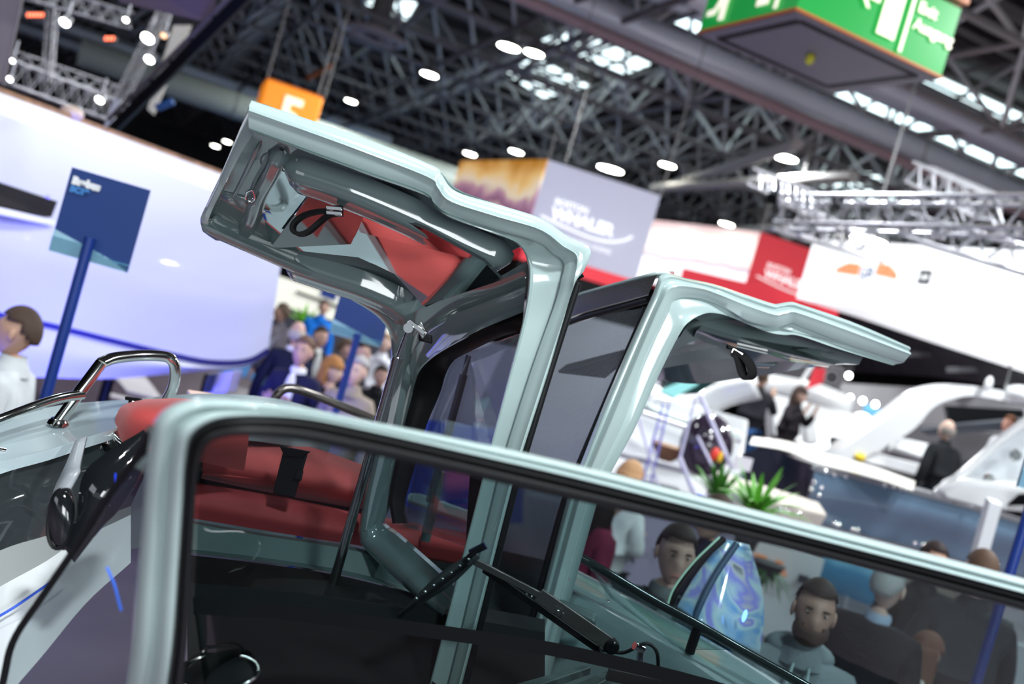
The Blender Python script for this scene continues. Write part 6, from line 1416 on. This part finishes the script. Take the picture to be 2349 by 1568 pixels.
loft('dash_shade', [[P(430, 1272, 2.48), P(600, 1292, 2.52), P(780, 1320, 2.56), P(1000, 1372, 2.6), P(1250, 1420, 2.62)], [P(430, 1335, 2.25), P(600, 1350, 2.28), P(780, 1370, 2.32), P(1000, 1405, 2.4), P(1250, 1450, 2.5)], [P(430, 1800, 2.0), P(600, 1800, 2.0), P(780, 1800, 2.1), P(1000, 1800, 2.3), P(1250, 1800, 2.4)]], mat('black_dashboard', (.008, .009, .010), .7, spec=.15), bo, n=20)
slab('cabin_backdrop', [P(760, 1060, 3.3), P(1330, 1180, 3.3), P(1330, 1568, 3.3), P(700, 1568, 3.3)], .05, mat('dark_cabin_lining', (.035, .050, .050), .4), bo, smooth=False) if False else None
mcl = mat('dark_cabin_lining', (.030, .042, .044), .4)
slab('cabin_floor', [P(860, 1200, 3.5), P(1280, 1290, 3.3), P(1300, 1500, 2.9), P(900, 1400, 2.9)], .05, mcl, bo, smooth=False)
slab('cabin_seat', [P(920, 1190, 3.3), P(1110, 1222, 3.2), P(1110, 1262, 3.1), P(930, 1232, 3.2)], .08, mred2, bo, bevel=.02)
slab('cabin_shelf', [P(935, 1128, 3.4), P(960, 1130, 3.4), P(1120, 1185, 3.2), P(1110, 1212, 3.2), P(930, 1150, 3.4)], .04, mat('pale_teal_shelf', (.30, .42, .42), .3), bo, bevel=.01)
tube('cabin_post', [P(1010, 1080, 3.1), P(975, 1240, 3.1)], .016, mteal, bo)
# instruments at the bottom
for i, (x, y, r_) in enumerate([(500, 1540, .075)]):
    tube('gauge_ring', [P(x, y, 1.85) + CR * (r_ * math.cos(a / 40 * 6.2832)) + (CU * .45 + FW * .8) * (r_ * .62 * math.sin(a / 40 * 6.2832)) for a in range(41)], .0035, M['steel'], bo, seg=8)
    mesh('gauge_glass', *lathe_v(P(x, y, 1.86), [(r_ * .94, 0), (r_ * .5, .012), (.002, .016)], 30, CU * .9 - FW * .5), M['black'], bo)
for k in range(3):
    a, b = [((1180, 1568), (1335, 1525)), ((1320, 1568), (1415, 1525)), ((1262, 1546), (1300, 1535))][k]
    slab('dash_rib', [P(a[0], a[1], 2.2), P(b[0], b[1], 2.35), P(b[0] + 22, b[1] + 4, 2.35), P(a[0] + 45, a[1] + 6, 2.2)], .02, mteal, bo, bevel=.003) if k < 2 else None
slab('air_grille', [P(1400, 1535, 2.2), P(1700, 1600, 2.2), P(1700, 1625, 2.2), P(1390, 1560, 2.2)], .02, mat('grille_grey', (.05, .05, .05), .5), bo, smooth=False)
# starboard gunwale and handrail (right), second small headrest
g0 = [(1290, 1290), (1400, 1345), (1520, 1410), (1640, 1475), (1780, 1560), (1860, 1620)]; g1 = [(1270, 1340), (1370, 1400), (1480, 1465), (1580, 1530), (1660, 1590), (1720, 1650)]
gd = [3.2, 3.1, 3.0, 2.9, 2.8, 2.7]
G0 = [P(x, y, d) for (x, y), d in zip(g0, gd)]; G1_ = [P(x, y, d - .25) for (x, y), d in zip(g1, gd)]
loft('gunwale', [[p - NZ * .3 + FW * .1 for p in G0], G0, [a.lerp(b, .35) + NZ * .015 for a, b in zip(G0, G1_)], [a.lerp(b, .5) for a, b in zip(G0, G1_)], [a.lerp(b, .95) + NZ * .01 for a, b in zip(G0, G1_)], [p - NZ * .02 for p in G1_], [p - NZ * .35 for p in G1_]], mat('grey_gunwale', (.26, .36, .37), .15, coat=1), bo, n=40, angle=35)
for (x, y) in [(1395, 1378), (1492, 1443), (1640, 1545), (1680, 1545)]:
    mesh('deck_screw', *ball_v(P(x, y, 2.9 - (x - 1395) * .0006), .006, .006, .004, 10, 6), M['chrome'], bo)
tube('handrail', [P(1305, 1262, 2.85), P(1390, 1312, 2.8), P(1500, 1378, 2.75), P(1600, 1432, 2.7), P(1700, 1490, 2.65), P(1860, 1580, 2.55), P(1950, 1640, 2.5)], .013, mat('dark_green_black_rail', (.03, .045, .045), .15, metal=.5), bo, n=50, seg=12)
tube('rail_stanchion', [P(1600, 1440, 2.7), P(1582, 1495, 2.72)], .014, M['black'], bo)
slab('rail_glass', [P(1350, 1300, 2.83), P(1560, 1408, 2.75), P(1700, 1490, 2.7), P(1560, 1490, 2.75), P(1400, 1370, 2.85)], .005, M['clear'], bo, smooth=False)
hr = [[(1276, 1298, 2.85), (1290, 1292, 2.85), (1306, 1296, 2.85), (1316, 1308, 2.85)], [(1272, 1330, 2.80), (1290, 1325, 2.79), (1308, 1328, 2.79), (1318, 1332, 2.82)], [(1270, 1360, 2.84), (1285, 1366, 2.84), (1302, 1368, 2.84), (1312, 1362, 2.85)]]
loft('side_headrest', [[P(*p) for p in r_] for r_ in hr] + [[P(x, y, d + .1) for x, y, d in r_] for r_ in hr[::-1]], M['red'], bo, n=14, cross=26, closed=False)
slab('headrest_box', [P(1275, 1366, 2.78), P(1370, 1402, 2.75), P(1366, 1430, 2.72), P(1285, 1392, 2.76)], .06, mteal, bo, bevel=.01)
# iridescent windshield of the neighbouring boat, seen through ours
nbm = thing('neighbour_windscreen', 'curved windscreen of the neighbouring boat shimmering blue beside the bearded man', 'windscreen', P(1600, 1500, 3.36))
mirid = bpy.data.materials.new('iridescent_glass'); mirid.use_nodes = True; nt = mirid.node_tree; b = nt.nodes['Principled BSDF']; b.inputs['Roughness'].default_value = .1; b.inputs['Coat Weight'].default_value = 1
tc = nt.nodes.new('ShaderNodeTexCoord'); nz = nt.nodes.new('ShaderNodeTexNoise'); nz.inputs['Scale'].default_value = 6; nz.inputs['Detail'].default_value = 2; nz.inputs['Distortion'].default_value = 1; rp = nt.nodes.new('ShaderNodeValToRGB')
nt.links.new(tc.outputs['Object'], nz.inputs['Vector']); nt.links.new(nz.outputs[0], rp.inputs[0]); nt.links.new(rp.outputs[0], b.inputs['Base Color'])
e = rp.color_ramp.elements; e[0].position = .35; e[0].color = (.20, .42, .75, 1); e[1].position = .7; e[1].color = (.10, .12, .16, 1); x_ = e.new(.48); x_.color = (.55, .75, .80, 1); x_ = e.new(.56); x_.color = (.30, .30, .85, 1); x_ = e.new(.62); x_.color = (.6, .62, .66, 1)
wg_ = [[(1665, 1240, 3.53), (1600, 1300, 3.44), (1562, 1370, 3.36), (1545, 1385, 3.36)], [(1690, 1245, 3.57), (1650, 1330, 3.44), (1610, 1420, 3.36), (1640, 1440, 3.36)], [(1710, 1252, 3.61), (1735, 1340, 3.53), (1745, 1420, 3.44), (1710, 1480, 3.44)]]
wg = [[(1662, 1238, 3.53), (1612, 1296, 3.46), (1575, 1350, 3.40), (1552, 1392, 3.36)], [(1688, 1244, 3.54), (1664, 1330, 3.46), (1650, 1400, 3.40), (1640, 1450, 3.36)], [(1714, 1250, 3.61), (1742, 1345, 3.54), (1748, 1420, 3.49), (1738, 1500, 3.44)]]
loft('screen_glass', [[P(*p) for p in r_] for r_ in wg], mirid, nbm, n=24, solid=.01)
tube('screen_frame', [P(1660, 1236, 3.51), P(1600, 1290, 3.43), P(1555, 1350, 3.34), P(1530, 1400, 3.32)], .012, M['black'], nbm, n=20)
tube('screen_edge', [P(1650, 1232, 3.49), P(1590, 1290, 3.41), P(1545, 1350, 3.33), P(1528, 1398, 3.30)], .004, mat('pale_green_edge', (.5, .8, .6), .3), nbm, n=20)
tube('screen_strut', [P(1690, 1246, 3.44), P(1640, 1320, 3.40), P(1600, 1400, 3.36), P(1588, 1440, 3.36)], .012, mat('slate_strut', (.05, .10, .18), .4), nbm, n=16)
mesh('blue_led', *ball_v(P(1708, 1412, 3.36), .008, .006, .022), mat('blue_led_lit', (.1, .2, 1), .3, emis=8, ecol=(.15, .3, 1)), nbm)
# grab rail at the bow, left
br = thing('bow_rail', 'polished oval steel bow rail rising over the left side deck', 'rail', P(130, 968, 2.62))
tube('upright', [P(132, 970, 2.60), P(185, 895, 2.62), P(232, 832, 2.65)], .016, M['steel'], br, seg=18)
tube('hoop', [P(232, 832, 2.65), P(262, 821, 2.70), P(320, 815, 2.8), P(375, 817, 2.88), P(396, 828, 2.9), P(402, 855, 2.92), P(396, 890, 2.94), P(380, 920, 2.96)], .016, M['steel'], br, n=50, seg=18)
tube('lower_rail', [P(190, 904, 2.62), P(120, 918, 2.55), P(0, 962, 2.45), P(-120, 1010, 2.4)], .013, M['steel'], br, n=30, seg=16)
mesh('foot', *lathe_v(P(134, 970, 2.60), [(.028, -.004), (.026, .004), (.02, .012)], 20, NZ), M['steel'], br)
b2 = thing('grab_rail', 'dark bronze grab rail above the windscreen frame in front of the crowd', 'rail', P(640, 905, 4))
tube('rail', [P(622, 940, 3.9), P(636, 905, 3.9), P(665, 890, 3.92), P(720, 905, 3.95), P(800, 938, 4), P(870, 968, 4.05)], .018, mat('dark_bronze_steel', (.10, .09, .085), .2, metal=.8), b2, n=40, seg=14)
cl_ = thing('deck_cleat', 'small black cleat on the side deck left of the red headrest', 'cleat', P(305, 925, 2.8))
box('cleat_bar', P(306, 915, 2.8), CR * .022 - CU * .003, FW * .008, CU * .005, M['black'], cl_, bevel=.003)
for dx in (-5, 8): tube('cleat_leg', [P(304 + dx, 918, 2.8), P(302 + dx, 935, 2.8)], .005, M['black'], cl_)
tube('deck_fitting', [P(-6, 1030, 2.42), P(16, 1034, 2.42)], .006, M['chrome'], bo)
slab('pink_bow_pad', [P(428, 892, 3.4), P(520, 905, 3.4), P(640, 930, 3.35), P(560, 930, 3.2), P(445, 918, 3.2)], .03, mat('pale_deck_pad', (.80, .55, .48), .4), bo, bevel=.008)
t = slab('display_case', [P(478, 858, 8.2), P(535, 850, 8.2), P(520, 900, 8.2), P(462, 905, 8.2)], .3, mat('lilac_case', (.30, .28, .55), .5), bevel=.01); tag(t, 'lilac display case under the white hull tip', 'case')
t = slab('display_case', [P(478, 858, 8.1), P(500, 856, 8.1), P(484, 900, 8.1), P(462, 904, 8.1)], .05, M['navyd'], bevel=.01); tag(t, 'narrow dark case in front of the lilac display case', 'case')
